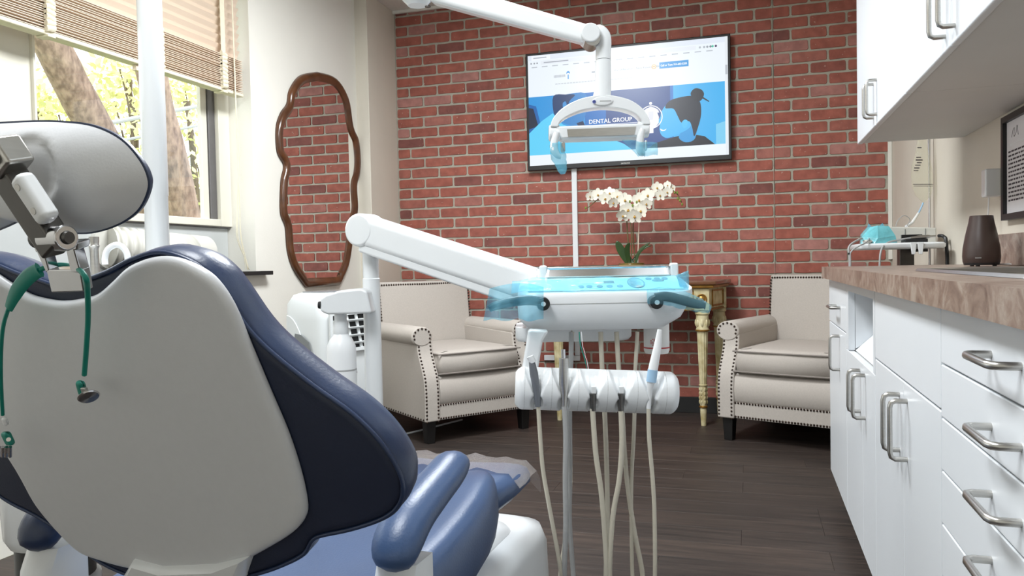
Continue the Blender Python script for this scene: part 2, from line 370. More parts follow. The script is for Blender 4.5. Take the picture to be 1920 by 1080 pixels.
for r in range(-2, nrows):
    z1 = NZ0 - (r-1)*BH; z0 = z1 - BH
    if z0 > ZC-.02 or z1 < .1: continue
    z1c, z0c = min(z1, ZC), max(z0, .0)
    par = 1 if r % 2 == 0 else 0
    k = -3 + ((-3 - par) % 2)
    while True:
        x0 = KX0 + k*BW; x1 = x0 + 2*BW; k += 2
        if x0 > XR-.02: break
        a, b_ = max(x0, -2.289+.002), min(x1, XR-.004)
        if b_-a < .03: continue
        bricks.append((a, b_, z0c, z1c))
def pproj(p):
    v = Vector(p)-CP; r_, f_, u_ = v.dot(RT), v.dot(FW), v.z
    c, s = math.cos(PIT), math.sin(PIT); u2, f2 = c*u_-s*f_, s*u_+c*f_
    x, y_ = r_/f2, u2/f2; c, s = math.cos(ROLL), math.sin(ROLL); x, y_ = c*x+s*y_, -s*x+c*y_
    return 960+F*x, 540-F*y_
hid = [(1002, 108, 1352, 288), (1000, 520, 1300, 625), (720, 545, 930, 745), (1490, 560, 1700, 900), (700, 0, 740, 900), (1385, 620, 1560, 900), (1612, 0, 1920, 262), (975, 705, 1260, 765), (1560, 505, 1920, 1080)]
def vis(bk):
    px, py = pproj(((bk[0]+bk[1])/2, YB, (bk[2]+bk[3])/2))
    if not (-10 < px < 1930 and -8 < py < 1085): return 0
    for h in hid:
        if h[0] < px < h[2] and h[1] < py < h[3]: return 0
    q, _ = pproj((bk[1], YB, bk[2])); p, _ = pproj((bk[0], YB, bk[2])); _, t = pproj((bk[0], YB, bk[3])); _, u = pproj((bk[0], YB, bk[2]))
    return (q-p)*(u-t)
order = sorted(bricks, key=vis, reverse=True)
single, rest = order[:300], order[300:]
bm_cache = {}
for i, bk in enumerate(single):
    w, h = round(bk[1]-bk[0], 3), round(bk[3]-bk[2], 3); key = (w, h, i % 7)
    if key in bm_cache: o = bpy.data.objects.new('brick', bm_cache[key]); COL.objects.link(o); o.parent = wb
    else: o = brick_mesh(w, h, hash((i % 7, int(w*1000)))).obj('brick', 'brick', wb, ang=60); bm_cache[key] = o.data
    o.location = ((bk[0]+bk[1])/2, YB, (bk[2]+bk[3])/2)
bb = B()
for i, bk in enumerate(rest):
    t = brick_mesh(bk[1]-bk[0], bk[3]-bk[2], 900+i % 60)
    off = Vector(((bk[0]+bk[1])/2, YB, (bk[2]+bk[3])/2)); mp = {}
    for v in t.b.verts: mp[v] = bb.b.verts.new(v.co+off)
    for f in t.b.faces: bb.face([mp[v] for v in f.verts])
    t.b.free()
o = bb.obj('brick', 'brick', wb, ang=60); o['kind'] = 'stuff'
# panel seams: thin dark grooves where brick panels butt
for k in (11, 23):
    x = KX0+k*BW
    B().bx(x-.0009, x+.0009, YB-.0095, YB-.001, .1, ZC).obj('panel_seam', 'mortar', wb, smooth=False)
struct(B().bx(-2.285, .32, YB-.022, YB-.0096, 0, .098).obj('baseboard_back', 'blackm', bevel=.003), 'black rubber baseboard under brick wall')

# left wall: window opening, recess, sill
WX = -2.545; WY1, WY0, WZ0, WZ1 = 3.405, .55, .93, 2.5
b = B()
b.bx(XL-.3, XL, WY1, YB, 0, ZC); b.bx(XL-.3, XL, YF, WY0, 0, ZC); b.bx(XL-.3, XL, WY0, WY1, 0, WZ0-.002); b.bx(XL-.3, XL, WY0, WY1, WZ1, ZC)
struct(b.obj('wall_left', 'cream', smooth=False), 'cream painted wall with window and mirror')
struct(B().bx(XL-.01, -2.289, 4.52, YB-.0005, 0, ZC).obj('trim_1', 'beige', bevel=.004), 'beige boxed corner column beside brick wall')
sill = struct(B().bx(WX-.02, XL+.05, WY0-.03, WY1+.075, WZ0-.02, WZ0).obj('trim_2', 'blackm', bevel=.003), 'dark stone window sill with narrow ledge')
struct(B().bx(XR, XR+.15, YF, YB+.14, 0, ZC).obj('wall_right', 'beige', smooth=False), 'beige painted wall behind the counter')
struct(B().bx(XL-.3, XR+.15, YF-.12, YF, 0, ZC).obj('wall_front', 'cream', smooth=False), 'cream painted wall facing the brick wall')
struct(B().bx(XL-.3, XR+.15, YF-.12, YB+.14, ZC, ZC+.1).obj('ceiling', 'ceil', smooth=False), 'off-white flat ceiling')
struct(B().bx(XL, -2.28, WY1+.02, 4.5, 0, .09).obj('baseboard_left', 'blackm', bevel=.003), 'black rubber baseboard under mirror')
bpy.data.objects['baseboard_left'].data.transform(Matrix.Identity(4))
struct(B().bx(XR-.022, XR-.001, YB-.016, YB-.001, .92, ZC).obj('trim_3', 'cream', bevel=.002), 'cream edge strip at end of brick wall')
# ceiling crown strip above column and brick
struct(B().bx(-2.289, XR, YB-.03, YB-.0097, ZC-.02, ZC-.0005).obj('trim_4', 'ceil', bevel=.002), 'thin pale strip where ceiling meets brick')

# window: frames, panes
win = struct(thing('window_1', 'cream framed sliding window looking onto trees', 'window', (WX, 2.0, WZ0)))
del win['category']
b = B(); fw = .075
b.bx(WX-.04, WX+.04, 3.32, WY1, 1.155, WZ1).bx(WX-.04, WX+.04, WY0, WY0+fw, 1.155, WZ1).bx(WX-.04, WX+.04, WY0, WY1, WZ1-.06, WZ1).bx(WX-.04, WX+.04, WY0+fw, 3.32, 1.155, 1.19)
b.obj('window_frame', 'winframe', win, bevel=.004)
B().bx(WX-.03, WX+.03, 2.10, 2.27, 1.19, WZ1-.06).obj('mullion', 'winframe', win, bevel=.004)
B().bx(WX-.02, WX+.045, 2.268, 2.278, 1.19, WZ1-.06).obj('mullion_edge', 'winframe', win, bevel=.002)
B().bx(WX-.02, WX+.02, 3.27, 3.318, 1.19, WZ1-.06).obj('sash_track', 'alum', win, bevel=.003)
B().bx(WX-.01, WX+.012, 3.225, 3.268, 1.19, WZ1-.06).obj('sash_stile', 'winframe', win, bevel=.003)
B().bx(WX-.004, WX+.002, 2.279, 3.224, 1.19, WZ1-.06).obj('pane', 'glass', win, smooth=False)
B().bx(WX-.004, WX+.002, WY0+fw+.001, 2.099, 1.19, WZ1-.06).obj('pane', 'glass', win, smooth=False)
# filler panel under the glass with the hose port
B().bx(WX-.02, WX+.012, WY0+.002, WY1-.002, WZ0+.001, 1.15).obj('filler_panel', 'filler', win, bevel=.003)
B().bx(WX-.02, WX+.03, WY0+.002, WY1-.002, 1.1505, 1.1545).obj('filler_edge', 'alum', win)
for yy in (2.45, 2.52, 3.28): B().cyl((WX+.012, yy, 1.06), (WX+.016, yy, 1.06), .006).obj('screw', 'alum', win)
B().cyl((WX+.0125, 2.62, 1.045), (WX+.03, 2.62, 1.045), .098, .094, 32).obj('hose_flange', 'duct', win)

# exhaust hose: ribbed, along the window
hose = thing('exhaust_hose', 'white ribbed air conditioner exhaust hose at the window', 'hose', (-2.44, 2.75, .935))
pts = smoothcurve([(WX+.031, 2.60, 1.045), (-2.475, 2.70, 1.04), (-2.455, 2.80, 1.03), (-2.45, 2.92, 1.024), (-2.447, 2.99, 1.02)], 22)
P = pts; rr = [.076 + .009*math.sin(i*1.05) for i in range(len(P))]
B().tube(P, rr, 22).obj('corrugated_tube', 'duct', hose, ang=70)
B().tube([(-2.447, 2.99, 1.02), (-2.445, 3.04, 1.02), (-2.44, 3.10, 1.02)], [.083, .083, .08], 26).obj('hose_coupling', 'duct', hose)

# blinds
bl = thing('window_blind', 'beige wood slat blind half raised over the window', 'blind', (-2.41, 2.2, 1.79))
BX = -2.415; BY0, BY1 = .62, 3.365
sl_open = None
def slat(z, tilt, name='slat'):
    global sl_open
    if sl_open is None:
        q = B(); w = .024
        q.rings([[(-w, BY0-2.2, -.0014), (0, BY0-2.2, .0006), (w, BY0-2.2, -.0014), (w, BY0-2.2, .0012), (0, BY0-2.2, .0034), (-w, BY0-2.2, .0012)],
                 [(-w, BY1-2.2, -.0014), (0, BY1-2.2, .0006), (w, BY1-2.2, -.0014), (w, BY1-2.2, .0012), (0, BY1-2.2, .0034), (-w, BY1-2.2, .0012)]])
        o = q.obj('slat', 'blind', bl, smooth=False); sl_open = o.data
        o.matrix_parent_inverse = Matrix.Identity(4)
    else:
        o = bpy.data.objects.new('slat', sl_open); COL.objects.link(o); o.parent = bl
    o.location = (BX+2.41, 0, z-1.79); o.rotation_euler = (0, tilt, 0)
B().bx(BX-.026, BX+.026, BY0, BY1+.003, 1.792, 1.808).obj('bottom_rail', 'tape', bl, bevel=.004)
zst = 1.8125
NST, PST = 19, .0086
for i in range(NST): slat(zst + i*PST + random.uniform(-.001, .001), random.uniform(-.10, .08))
z = zst + NST*PST + .02
while z < 2.46: slat(z, math.radians(-63)); z += .042
B().bx(BX-.03, BX+.03, BY0, BY1, 2.462, 2.498).obj('head_rail', 'tape', bl, bevel=.003)
for ty in (1.35, 2.24, 2.79, 3.215):
    q = B()
    top = 2.46; zs = zst+NST*PST
    q.rings([[(BX+.028, ty-.016, zs+.004), (BX+.028, ty+.016, zs+.004), (BX+.0292, ty+.016, zs+.004), (BX+.0292, ty-.016, zs+.004)], [(BX+.028, ty-.016, top), (BX+.028, ty+.016, top), (BX+.0292, ty+.016, top), (BX+.0292, ty-.016, top)]])
    q.obj('ladder_tape', 'tape', bl, smooth=False)
    q = B()     # bunched tape over the stack
    nl = 9
    for i in range(nl):
        zc = 1.806 + (zs-1.806)*(i+.5)/nl; h = (zs-1.806)/nl*.62; a = random.uniform(-.25, .25)
        loop = [(BX+.026 + .009*math.cos(t)+.004, zc + h*math.sin(t)) for t in [k*math.pi/5 for k in range(10)]]
        q.rings([[(x, ty-.019, zz-a*.018) for x, zz in loop], [(x+.002, ty-.006, zz-a*.006+.002) for x, zz in loop], [(x+.001, ty+.007, zz+a*.006-.001) for x, zz in loop], [(x, ty+.019, zz+a*.018) for x, zz in loop]])
    q.obj('bunched_tape', 'tape', bl)
    B().bx(BX-.02, BX+.036, ty-.017, ty+.017, 1.784, 1.7915).obj('tape_fold', 'tape', bl, bevel=.002)
B().bx(BX-.01, BX+.012, 2.67, 2.72, 1.768, 1.7915).obj('rail_clip', 'blind', bl, bevel=.002)
for k, (dy, zb, zsw) in enumerate(((.0, 1.02, .012), (.018, .98, -.01), (.03, .96, .016), (.012, .99, -.02))):
    yb = 3.285
    B().tube([(BX+.036, yb-.004+k*.001, 2.46), (BX+.036, yb+.002*k, 1.8), (BX+.038, yb+dy*.5, 1.5), (BX+.036, yb+zsw*.6, 1.25), (BX+.034, yb+zsw, 1.1), (BX+.034, yb+dy+.03, zb), (BX+.03, yb+dy+.05, .938)], .0017, 6, 8).obj('pull_cord', 'tape', bl)

# ------------------------------------------------------------------ outside
struct(B().bx(-40, XL-.31, -20, 40, -.9, -.8).obj('ground', 'grass', smooth=False), 'lawn outside the window')
def trunk(name, label, base, top, r0, r1, grp='trees outside the window'):
    t = thing(name, label, 'tree', base, grp)
    base, top = Vector(base), Vector(top); n = 16; seg = 16; rings = []
    ax = (top-base).normalized(); a = ax.orthogonal().normalized(); bb_ = ax.cross(a)
    for i in range(n+1):
        f = i/n; c = base.lerp(top, f) + a*.03*math.sin(f*5+r0*9); rr = r0+(r1-r0)*f
        rings.append([c + (a*math.cos(2*math.pi*j/seg)+bb_*math.sin(2*math.pi*j/seg))*rr*(1+.07*random.uniform(-1, 1)) for j in range(seg)])
    B().rings(rings).obj('trunk', 'bark', t, ang=80)
    return t, base, top
def branches(t, pts_r, name='branch'):
    for pts, r in pts_r: B().tube(pts, [r, r*.4], 7, 5).obj(name, 'twig', t)
def foliage(t, centers, n, size=.05):
    q = B()
    for i in range(n):
        c, rad = random.choice(centers); d = Vector((random.gauss(0, 1), random.gauss(0, 1), random.gauss(0, 1)*.8))
        p = Vector(c) + d*rad*.45; u = Vector((random.uniform(-1, 1), random.uniform(-1, 1), random.uniform(-1, 1))).normalized(); v = u.orthogonal().normalized(); s_ = size*random.uniform(.6, 1.4)
        q.poly([p-u*s_, p+v*s_*.45, p+u*s_, p-v*s_*.45])
    o = q.obj('foliage', 'leaf', t, smooth=False); o['kind'] = 'stuff'
# trunk 1: pixel direction at about 3.4 m beyond the window
def far(px, py, X): return onX(px, py, X)
p1, p2 = far(178, 225, -5.2), far(95, 70, -5.2); ax = (p2-p1)
t1, _, _ = trunk('leaning_tree', 'leaning pine tree with grey scaly bark beside light pole', tuple(p1 - ax*4.2), tuple(p2 + ax*1.3), .17, .125)
p1, p2 = far(352, 415, -4.8), far(298, 170, -4.8); ax = (p2-p1)
t2, _, _ = trunk('pine_tree', 'pine tree with reddish flaking bark close to window', tuple(p1 - ax*1.4), tuple(p2 + ax*.9), .16, .115)
# leafy trees further out
def leafy(px, pyb, X, label, cs, n, size):
    g = far(px, pyb, X); base = Vector((g.x, g.y, -.8))
    t = thing('leafy_tree', label, 'tree', tuple(base), 'trees outside the window')
    top = far(*cs[0][:2], X)
    B().tube([base, base.lerp(top, .6)+Vector((0, .1, 0)), top], [.11, .07, .03], 8, 5).obj('trunk', 'twig', t)
    cen = []
    for px_, py_, rad in cs:
        c = far(px_, py_, X+random.uniform(-.5, .5)); cen.append((c, rad))
        B().tube([base.lerp(top, random.uniform(.3, .7)), base.lerp(c, .8)+Vector((0, .15, .1)), c], [.03, .018, .008], 6, 5).obj('branch', 'twig', t)
    foliage(t, cen, n, size)
    return t
leafy(255, 420, -9.5, 'pale green leafy tree seen between two pine trunks', [(240, 150, .9), (215, 190, .8), (260, 210, .9), (225, 130, .5), (250, 260, 1.0), (235, 330, .8)], 900, .07)
leafy(375, 420, -10.5, 'pale green leafy tree near grey window track', [(350, 190, .8), (375, 230, .8), (365, 290, .9), (380, 350, .9), (345, 160, .6), (370, 170, .6)], 800, .07)
leafy(120, 420, -12, 'pale green leafy tree low behind the headrest', [(75, 205, .9), (110, 215, .8), (150, 220, .7), (60, 190, .5), (40, 210, .8)], 700, .08)
leafy(200, 430, -14, 'distant yellow green leafy tree behind utility cables', [(180, 400, 1.2), (230, 380, 1.2), (290, 360, 1.3), (330, 380, 1.2), (270, 420, 1.3)], 900, .09)
for (a, c_, nm) in (((60, 258), (420, 190), 'upper'), ((120, 285), (420, 226), 'lower')):
    A, C_ = far(*a, -6.5), far(*c_, -6.5); d = (C_-A)
    tag(B().tube([A-d*2.5, A, C_, C_+d*2.5], .024 if nm == 'upper' else .015, 8).obj('utility_cable', 'hose_g'), ('thick upper' if nm == 'upper' else 'thin lower')+' grey utility cable crossing outside the window', 'cable')
hb = thing('neighbour_house', 'pale pink brick house low behind the trees', 'house', (-22, 16, -.8))
B().bx(-24, -20, 8, 26, -.8, 2.3).obj('wall', 'far', hb, smooth=False)
B().prism([(-24.4, 7.6, 2.3), (-19.6, 7.6, 2.3), (-22, 7.6, 3.6)], (0, 18.8, 0)).obj('roof', 'hose_g', hb, smooth=False)
for yy in (10, 13, 16, 19, 22):
    f = B().bx(-20.03, -19.96, yy, yy+1.1, .2, 1.5).obj('window', 'white', hb, smooth=False); B().bx(-19.958, -19.95, yy+.1, yy+1.0, .3, 1.4).obj('pane', 'acg', f, smooth=False)

# ceiling light fixtures
for i, (lx, ly) in enumerate(LIGHTS):
    t = thing('ceiling_light', ('white troffer ceiling light above the dental unit' if i == 0 else 'white troffer ceiling light behind the dental chair'), 'ceiling light', (lx, ly, ZC-.05))
    b = B(); x, y_ = .3, .6; z0, z1 = ZC-.045, ZC-.0005
    b.bx(lx-x-.02, lx-x, ly-y_-.02, ly+y_+.02, z0, z1).bx(lx+x, lx+x+.02, ly-y_-.02, ly+y_+.02, z0, z1).bx(lx-x, lx+x, ly-y_-.02, ly-y_, z0, z1).bx(lx-x, lx+x, ly+y_, ly+y_+.02, z0, z1)
    b.obj('frame', 'whitegl', t)
    B().bx(lx-x, lx+x, ly-y_, ly+y_, ZC-.02, ZC-.012).obj('diffuser', emis('lamp_diffuser', (1, .98, .95, 1), 3), t)
# ================================================================== CABINETS
CT, CBT = .903, .86     # counter top / bottom
CX = .272               # counter front edge
FX = .298               # front face of doors
YE = 3.30
def handle(p0, p1, parent, out, r=.0052, name='handle'):
    """bow handle between two fixing points, standing off by `out`"""
    p0, p1, out = Vector(p0), Vector(p1), Vector(out); k = (p1-p0).normalized()*.014
    pts = [p0, p0+out*.7, p0+out*.93+k*.3, p0+out+k, p1+out-k, p1+out*.93-k*.3, p1+out*.7, p1]
    return B().tube(pts, r, 10).obj(name, 'steel', parent, ang=60)
def front(y0, y1, z0, z1, parent, name, t=.019, x=FX, bevel=.002):
    return B().bx(x, x+t, y0+.0015, y1-.0015, z0+.0015, z1-.0015).obj(name, 'cab', parent, bevel=bevel, seg=2)
OUT = Vector((-.032, 0, 0))
BK = FX+.0205
def carcass(y0, y1, t, ztop=CBT-.001):
    B().bx(BK, XR-.002, y0+.001, y1-.001, .1, ztop).obj('body', 'cabin', t, bevel=.001, seg=1)
    B().bx(BK+.05, XR-.002, y0+.001, y1-.001, 0.0005, .0995).obj('toe_kick', 'blackm', t)
# far unit: drawer + door
t = thing('base_cabinet', 'white base cabinet with one drawer over a door, at counter end by armchair', 'cabinet', (.55, 3.0, 0))
carcass(2.735, YE-.012, t)
d = front(2.735, YE-.012, .693, .857, t, 'drawer'); handle((FX, 3.02, .765), (FX, 2.90, .765), d, OUT)
d = front(2.735, YE-.012, .105, .692, t, 'door'); handle((FX, 2.93, .665), (FX, 2.93, .548), d, OUT)
# waste chute unit
t = thing('base_cabinet', 'white base cabinet with open waste chute above two doors', 'cabinet', (.55, 2.43, 0))
b = B(); y0, y1 = 2.128, 2.734
b.bx(BK, XR-.002, y0+.001, y1-.001, .1, .64); b.bx(BK, BK+.3, y0+.001, y0+.02, .6405, .858); b.bx(BK, BK+.3, y1-.02, y1-.001, .6405, .858); b.bx(BK+.28, XR-.002, y0+.0205, y1-.0205, .6405, .858)
b.obj('body', 'cabin', t); B().bx(BK+.05, XR-.002, y0+.001, y1-.001, .0005, .0995).obj('toe_kick', 'blackm', t)
b = B(); z0, z1 = .645, .857
b.bx(FX, FX+.019, y0+.0015, y0+.03, z0, z1).bx(FX, FX+.019, y1-.06, y1-.0015, z0, z1).bx(FX, FX+.019, y0+.03, y1-.06, .832, z1)
b.obj('chute_frame', 'cab', t)
a = .19
B().prism([(FX+.02, y0+.03, .645), (FX+.034, y0+.03, .645), (FX+.034+a, y0+.03, .83), (FX+.02+a, y0+.03, .83)], (0, y1-.06-y0-.03, 0)).obj('chute_flap', 'cab', t, smooth=False)
B().prism([(FX+.035, y1-.0605, .66), (FX+.21, y1-.0605, .831), (FX+.02, y1-.0605, .831), (FX+.02, y1-.0605, .65)], (0, -.004, 0)).obj('chute_cheek', 'cab', t, smooth=False)
ym = 2.36
for (ya, yb, hy) in ((ym, y1, 2.405), (y0, ym, 2.305)):
    d = front(ya, yb, .105, .644, t, 'door'); handle((FX, hy, .617), (FX, hy, .50), d, OUT)
# sink unit
t = thing('base_cabinet', 'white sink base cabinet with blank panel above two doors', 'cabinet', (.55, 1.77, 0))
y0, y1 = 1.425, 2.127; carcass(y0, y1, t, .78)
front(y0, y1, .686, .857, t, 'blank_panel')
for (ya, yb, hy) in ((1.752, y1, 1.795), (y0, 1.752, 1.712)):
    d = front(ya, yb, .105, .685, t, 'door'); handle((FX, hy, .65), (FX, hy, .533), d, OUT)
# drawer unit
t = thing('base_cabinet', 'white base cabinet with a bank of shallow drawers', 'cabinet', (.55, 1.1, 0))
y0, y1 = .79, 1.424; carcass(y0, y1, t, .775)
zs = [.857, .763, .675, .588, .5, .412, .324, .236, .105]
for k in range(8):
    d = front(y0, y1, zs[k+1], zs[k], t, 'drawer'); zh = zs[k]-.047
    handle((FX, 1.145, zh), (FX, 1.028, zh), d, OUT)
t = thing('base_cabinet', 'white base cabinet with a plain door beside the drawer bank', 'cabinet', (.55, .4, 0))
carcass(.0, .789, t); d = front(.0, .789, .105, .857, t, 'door'); handle((FX, .1, .7), (FX, .1, .58), d, OUT)
# countertop with sink cut-out, backsplash
ct = thing('countertop', 'brown mottled stone look laminate countertop with backsplash', 'countertop', (.53, 1.6, CT))
S = (.40, .70, 1.28, 2.06)   # sink hole x0,x1,y0,y1
b = B(); b.bx(CX, S[0], 0, YE, CBT, CT).bx(S[1], XR-.001, 0, YE, CBT, CT).bx(S[0], S[1], 0, S[2], CBT, CT).bx(S[0], S[1], S[3], YE, CBT, CT)
b.obj('top', 'stone', ct, smooth=False)
B().bx(XR-.019, XR-.001, 0, 3.28, CT+.0005, CT+.098).obj('backsplash', 'stone', ct, bevel=.002)
# sink
sk = thing('sink', 'stainless steel drop-in sink with flat rim', 'sink', (.55, 1.67, CT))
x0, x1, y0, y1 = S[0]-.025, S[1]+.025, S[2]-.03, S[3]+.03
def rr(x0, x1, y0, y1, z, r=.04, n=4):
    out = []
    for cx, cy, a0 in ((x1-r, y1-r, 0), (x0+r, y1-r, 90), (x0+r, y0+r, 180), (x1-r, y0+r, 270)):
        for k in range(n+1): a = math.radians(a0+90*k/n); out.append((cx+r*math.cos(a), cy+r*math.sin(a), z))
    return out
b = B(); b.rings([rr(x0, x1, y0, y1, CT+.0006), rr(x0+.004, x1-.004, y0+.004, y1-.004, CT+.0065), rr(x0+.035, x1-.035, y0+.035, y1-.035, CT+.0035), rr(x0+.045, x1-.045, y0+.045, y1-.045, CT-.008), rr(x0+.05, x1-.05, y0+.05, y1-.05, .79), rr(x0+.09, x1-.09, y0+.09, y1-.09, .783)], cap=False)
f = b.face([v for v in b.b.verts][-20:]); b.obj('basin', 'steel', sk)
B().cyl((.55, 1.67, .784), (.55, 1.67, .787), .03).obj('drain', 'chrome', sk)
# wall cabinets
UZ = 1.378; UX = .412
def upper(y0, y1, label, splits, handles):
    t = thing('wall_cabinet', label, 'cabinet', (.6, (y0+y1)/2, UZ))
    B().bx(UX+.0205, XR-.001, y0+.0008, y1-.0008, UZ+.006, ZC-.001).obj('body', 'cabin', t, bevel=.001, seg=1)
    ys = [y0]+splits+[y1]
    for k in range(len(ys)-1):
        d = front(ys[k], ys[k+1], UZ, ZC-.012, t, 'door', x=UX, bevel=.005)
        for hy in handles[k]: handle((UX, hy, 1.525), (UX, hy, 1.412), d, OUT)
upper(2.378, 3.36, 'white two-door wall cabinet at end of row by brick wall', [2.90], [[2.865], [2.935]])
upper(1.36, 2.377, 'white two-door wall cabinet over the sink counter', [1.872], [[1.83], [1.915]])
upper(.33, 1.359, 'white two-door wall cabinet above the drawer bank', [.845], [[.8], [.89]])

# ================================================================== TELEVISION
TX0, TX1, TZ0, TZ1 = -1.353, -.092, 1.533, 2.276
TY = 4.865
tv = thing('television', 'large flat black framed television on brick wall showing a web page', 'television', ((TX0+TX1)/2, TY, TZ0))
B().bx(TX0, TX1, TY, TY+.035, TZ0, TZ1).obj('casing', 'black', tv, bevel=.004)
B().bx(TX0+.3, TX1-.3, TY+.035, YB-.0092, TZ0+.2, TZ1-.2).obj('wall_mount', 'black', tv)
SX0, SX1, SZ0, SZ1 = TX0+.016, TX1-.016, TZ0+.03, TZ1-.016
SW, SH = SX1-SX0, SZ1-SZ0
layer = [0]
def scr(pts, col, name='screen_picture', st=1.0, parent=None):
    """flat print on the screen: pts in screen fractions (0..1, 0..1 from the top)"""
    layer[0] += 1
    yy = TY - .0006 - layer[0]*.00005
    q = B(); q.poly([(SX0+SW*u, yy, SZ1-SH*v) for u, v in pts])
    return q.obj(name, emis('screen_'+name, srgb(*col), st), parent or screen, smooth=False)
q = B(); q.bx(SX0, SX1, TY-.0006, TY+.001, SZ0, SZ1); screen = q.obj('screen', emis('screen_white', srgb(232, 240, 247), 1.0), tv, smooth=False)
R4 = lambda a, b_, c, d: [(a, b_), (c, b_), (c, d), (a, d)]
HB = (.0, .375, .985, .905)   # hero picture box
hx = lambda u: HB[0]+(HB[2]-HB[0])*u
hv = lambda v: HB[1]+(HB[3]-HB[1])*v
H = lambda pts: [(hx(u), hv(v)) for u, v in pts]
def sm(pts, n=4): return [(p.x, p.y) for p in smoothcurve([(a, b_, 0) for a, b_ in pts], n, True)]
scr(H(R4(0, 0, 1, 1)), (32, 76, 146), 'hero_banner')
scr(H(R4(0, 0, .30, 1)), (40, 146, 216), 'hero_wall_left')
scr(H(R4(.3, 0, .41, 1)), (22, 108, 186), 'hero_doorway')
scr(H(R4(.735, 0, 1, 1)), (58, 172, 232), 'hero_wall_right')
scr(H(R4(.735, 0, .75, 1)), (30, 110, 190), 'hero_door_jamb')
scr(H(R4(.41, 0, .735, 1)), (30, 66, 132), 'hero_dark_panel')
scr(H([(0, .12), (.04, .16), (.09, .85), (0, .85)]), (22, 96, 168), 'hero_chair_edge')
scr(H([(0, .18), (.025, .2), (.05, .5), (0, .55)]), (24, 34, 60), 'hero_chair_black')
# man, seen from behind
scr(H(sm([(.135, .02), (.2, -.0), (.3, .0), (.31, .2), (.3, .4), (.27, .55), (.2, .5), (.14, .35)])), (46, 128, 196), 'man_head')
scr(H(sm([(.135, .01), (.2, .0), (.25, .02), (.22, .12), (.2, .3), (.16, .36), (.135, .3)])), (26, 56, 104), 'man_hair')
scr(H(sm([(.185, .14), (.2, .12), (.205, .2), (.195, .27), (.185, .22)])), (60, 140, 206), 'man_ear')
scr(H([(.0, .62), (.07, .42), (.13, .3), (.18, .5), (.26, .62), (.34, .72), (.42, .78), (.5, .9), (.54, 1.0), (0, 1.0)]), (92, 204, 244), 'man_shirt')
scr(H([(.255, .5), (.29, .47), (.3, .55), (.27, .58)]), (20, 40, 80), 'man_mask_strap')
# woman in profile
scr(H([(.62, 1.0), (.66, .92), (.74, .85), (.82, .8), (.9, .86), (.95, 1.0)]), (20, 24, 36), 'woman_top')
scr(H(sm([(.80, .62), (.86, .6), (.855, .88), (.81, .94), (.775, .86), (.79, .74)])), (44, 150, 214), 'woman_neck')
scr(H(sm([(.72, .3), (.69, .42), (.685, .5), (.668, .58), (.682, .62), (.68, .7), (.69, .8), (.72, .85), (.77, .8), (.83, .7), (.85, .5), (.83, .35), (.78, .28)])), (62, 178, 236), 'woman_face')
scr(H(sm([(.71, .36), (.73, .25), (.79, .2), (.85, .2), (.88, .3), (.885, .5), (.87, .7), (.85, .85), (.84, .7), (.825, .6), (.79, .62), (.77, .5), (.75, .38)])), (26, 30, 46), 'woman_hair')
scr(H(sm([(.835, .16), (.855, .08), (.885, .1), (.9, .18), (.885, .28), (.855, .28)])), (22, 26, 40), 'woman_bun')
scr(H([(.885, .2), (.925, .3), (.923, .315), (.882, .23)]), (22, 26, 40), 'woman_hair_wisp')
scr(H(sm([(.79, .62), (.805, .57), (.82, .6), (.815, .68), (.8, .71)])), (72, 186, 240), 'woman_ear')
scr(H(sm([(.683, .69), (.7, .715), (.715, .7), (.705, .73), (.69, .73)])), (236, 244, 250), 'woman_smile')
scr(H([(.0, .9), (.64, .9), (.6, .94), (.0, .94)][:0] or [(.955, .68), (1, .64), (1, 1), (.955, 1)]), (120, 200, 236), 'hero_desk')
# clinic emblem: ring, round body, figure
def circ(cx, cy, r, n=26): return [(cx+r*math.cos(2*math.pi*i/n), cy+r*math.sin(2*math.pi*i/n)*1.77) for i in range(n)]
layer[0] += 1
q = B(); yy = TY-.0006-layer[0]*.00005
for i in range(32):
    a0, a1 = 2*math.pi*i/32, 2*math.pi*(i+1)/32; C0 = (.628, .635)
    f4 = [(C0[0]+r_*math.cos(a), C0[1]+r_*math.sin(a)*1.77) for r_, a in ((.058, a0), (.058, a1), (.0535, a1), (.0535, a0))]
    q.poly([(SX0+SW*u, yy, SZ1-SH*v) for u, v in f4])
q.obj('emblem_ring', emis('emblem_white', srgb(246, 246, 252), 1), screen, smooth=False)
scr([(.61, .555), (.592, .575), (.588, .6), (.598, .6), (.59, .64), (.592, .69), (.605, .725), (.628, .74), (.651, .725), (.666, .69), (.668, .64), (.66, .6), (.67, .6), (.664, .575), (.648, .555), (.628, .545)], (240, 240, 250), 'emblem_body')
scr(circ(.628, .515, .0075, 14), (246, 246, 252), 'emblem_head')
scr([(.615, .585), (.643, .585), (.638, .66), (.619, .66)], (214, 216, 232), 'emblem_tooth')
scr(R4(.618, .66, .64, .775), (250, 250, 254), 'emblem_stem')
def stx(txt, u, v, h, col, wide=1., bold=0, name='screen_lettering', align='LEFT'):
    layer[0] += 1
    return text_mesh(txt, SH*h, (SX0+SW*u, TY-.0007-layer[0]*.00005, SZ1-SH*v), (1, 0, 0), (0, 0, 1), emis('screen_text', srgb(*col), 1), screen, name, depth=0, align=align, wide=wide, bold=bold)
stx('DENTAL GROUP', .315, .655, .052, (245, 246, 252), 1.0, .0006)
scr(R4(.315, .668, .57, .674), (200, 206, 224), 'hero_rule')
for k in range(7): scr(R4(.46+k*.017, .692, .46+k*.017+.011, .728), (226, 230, 242), 'hero_second_line')
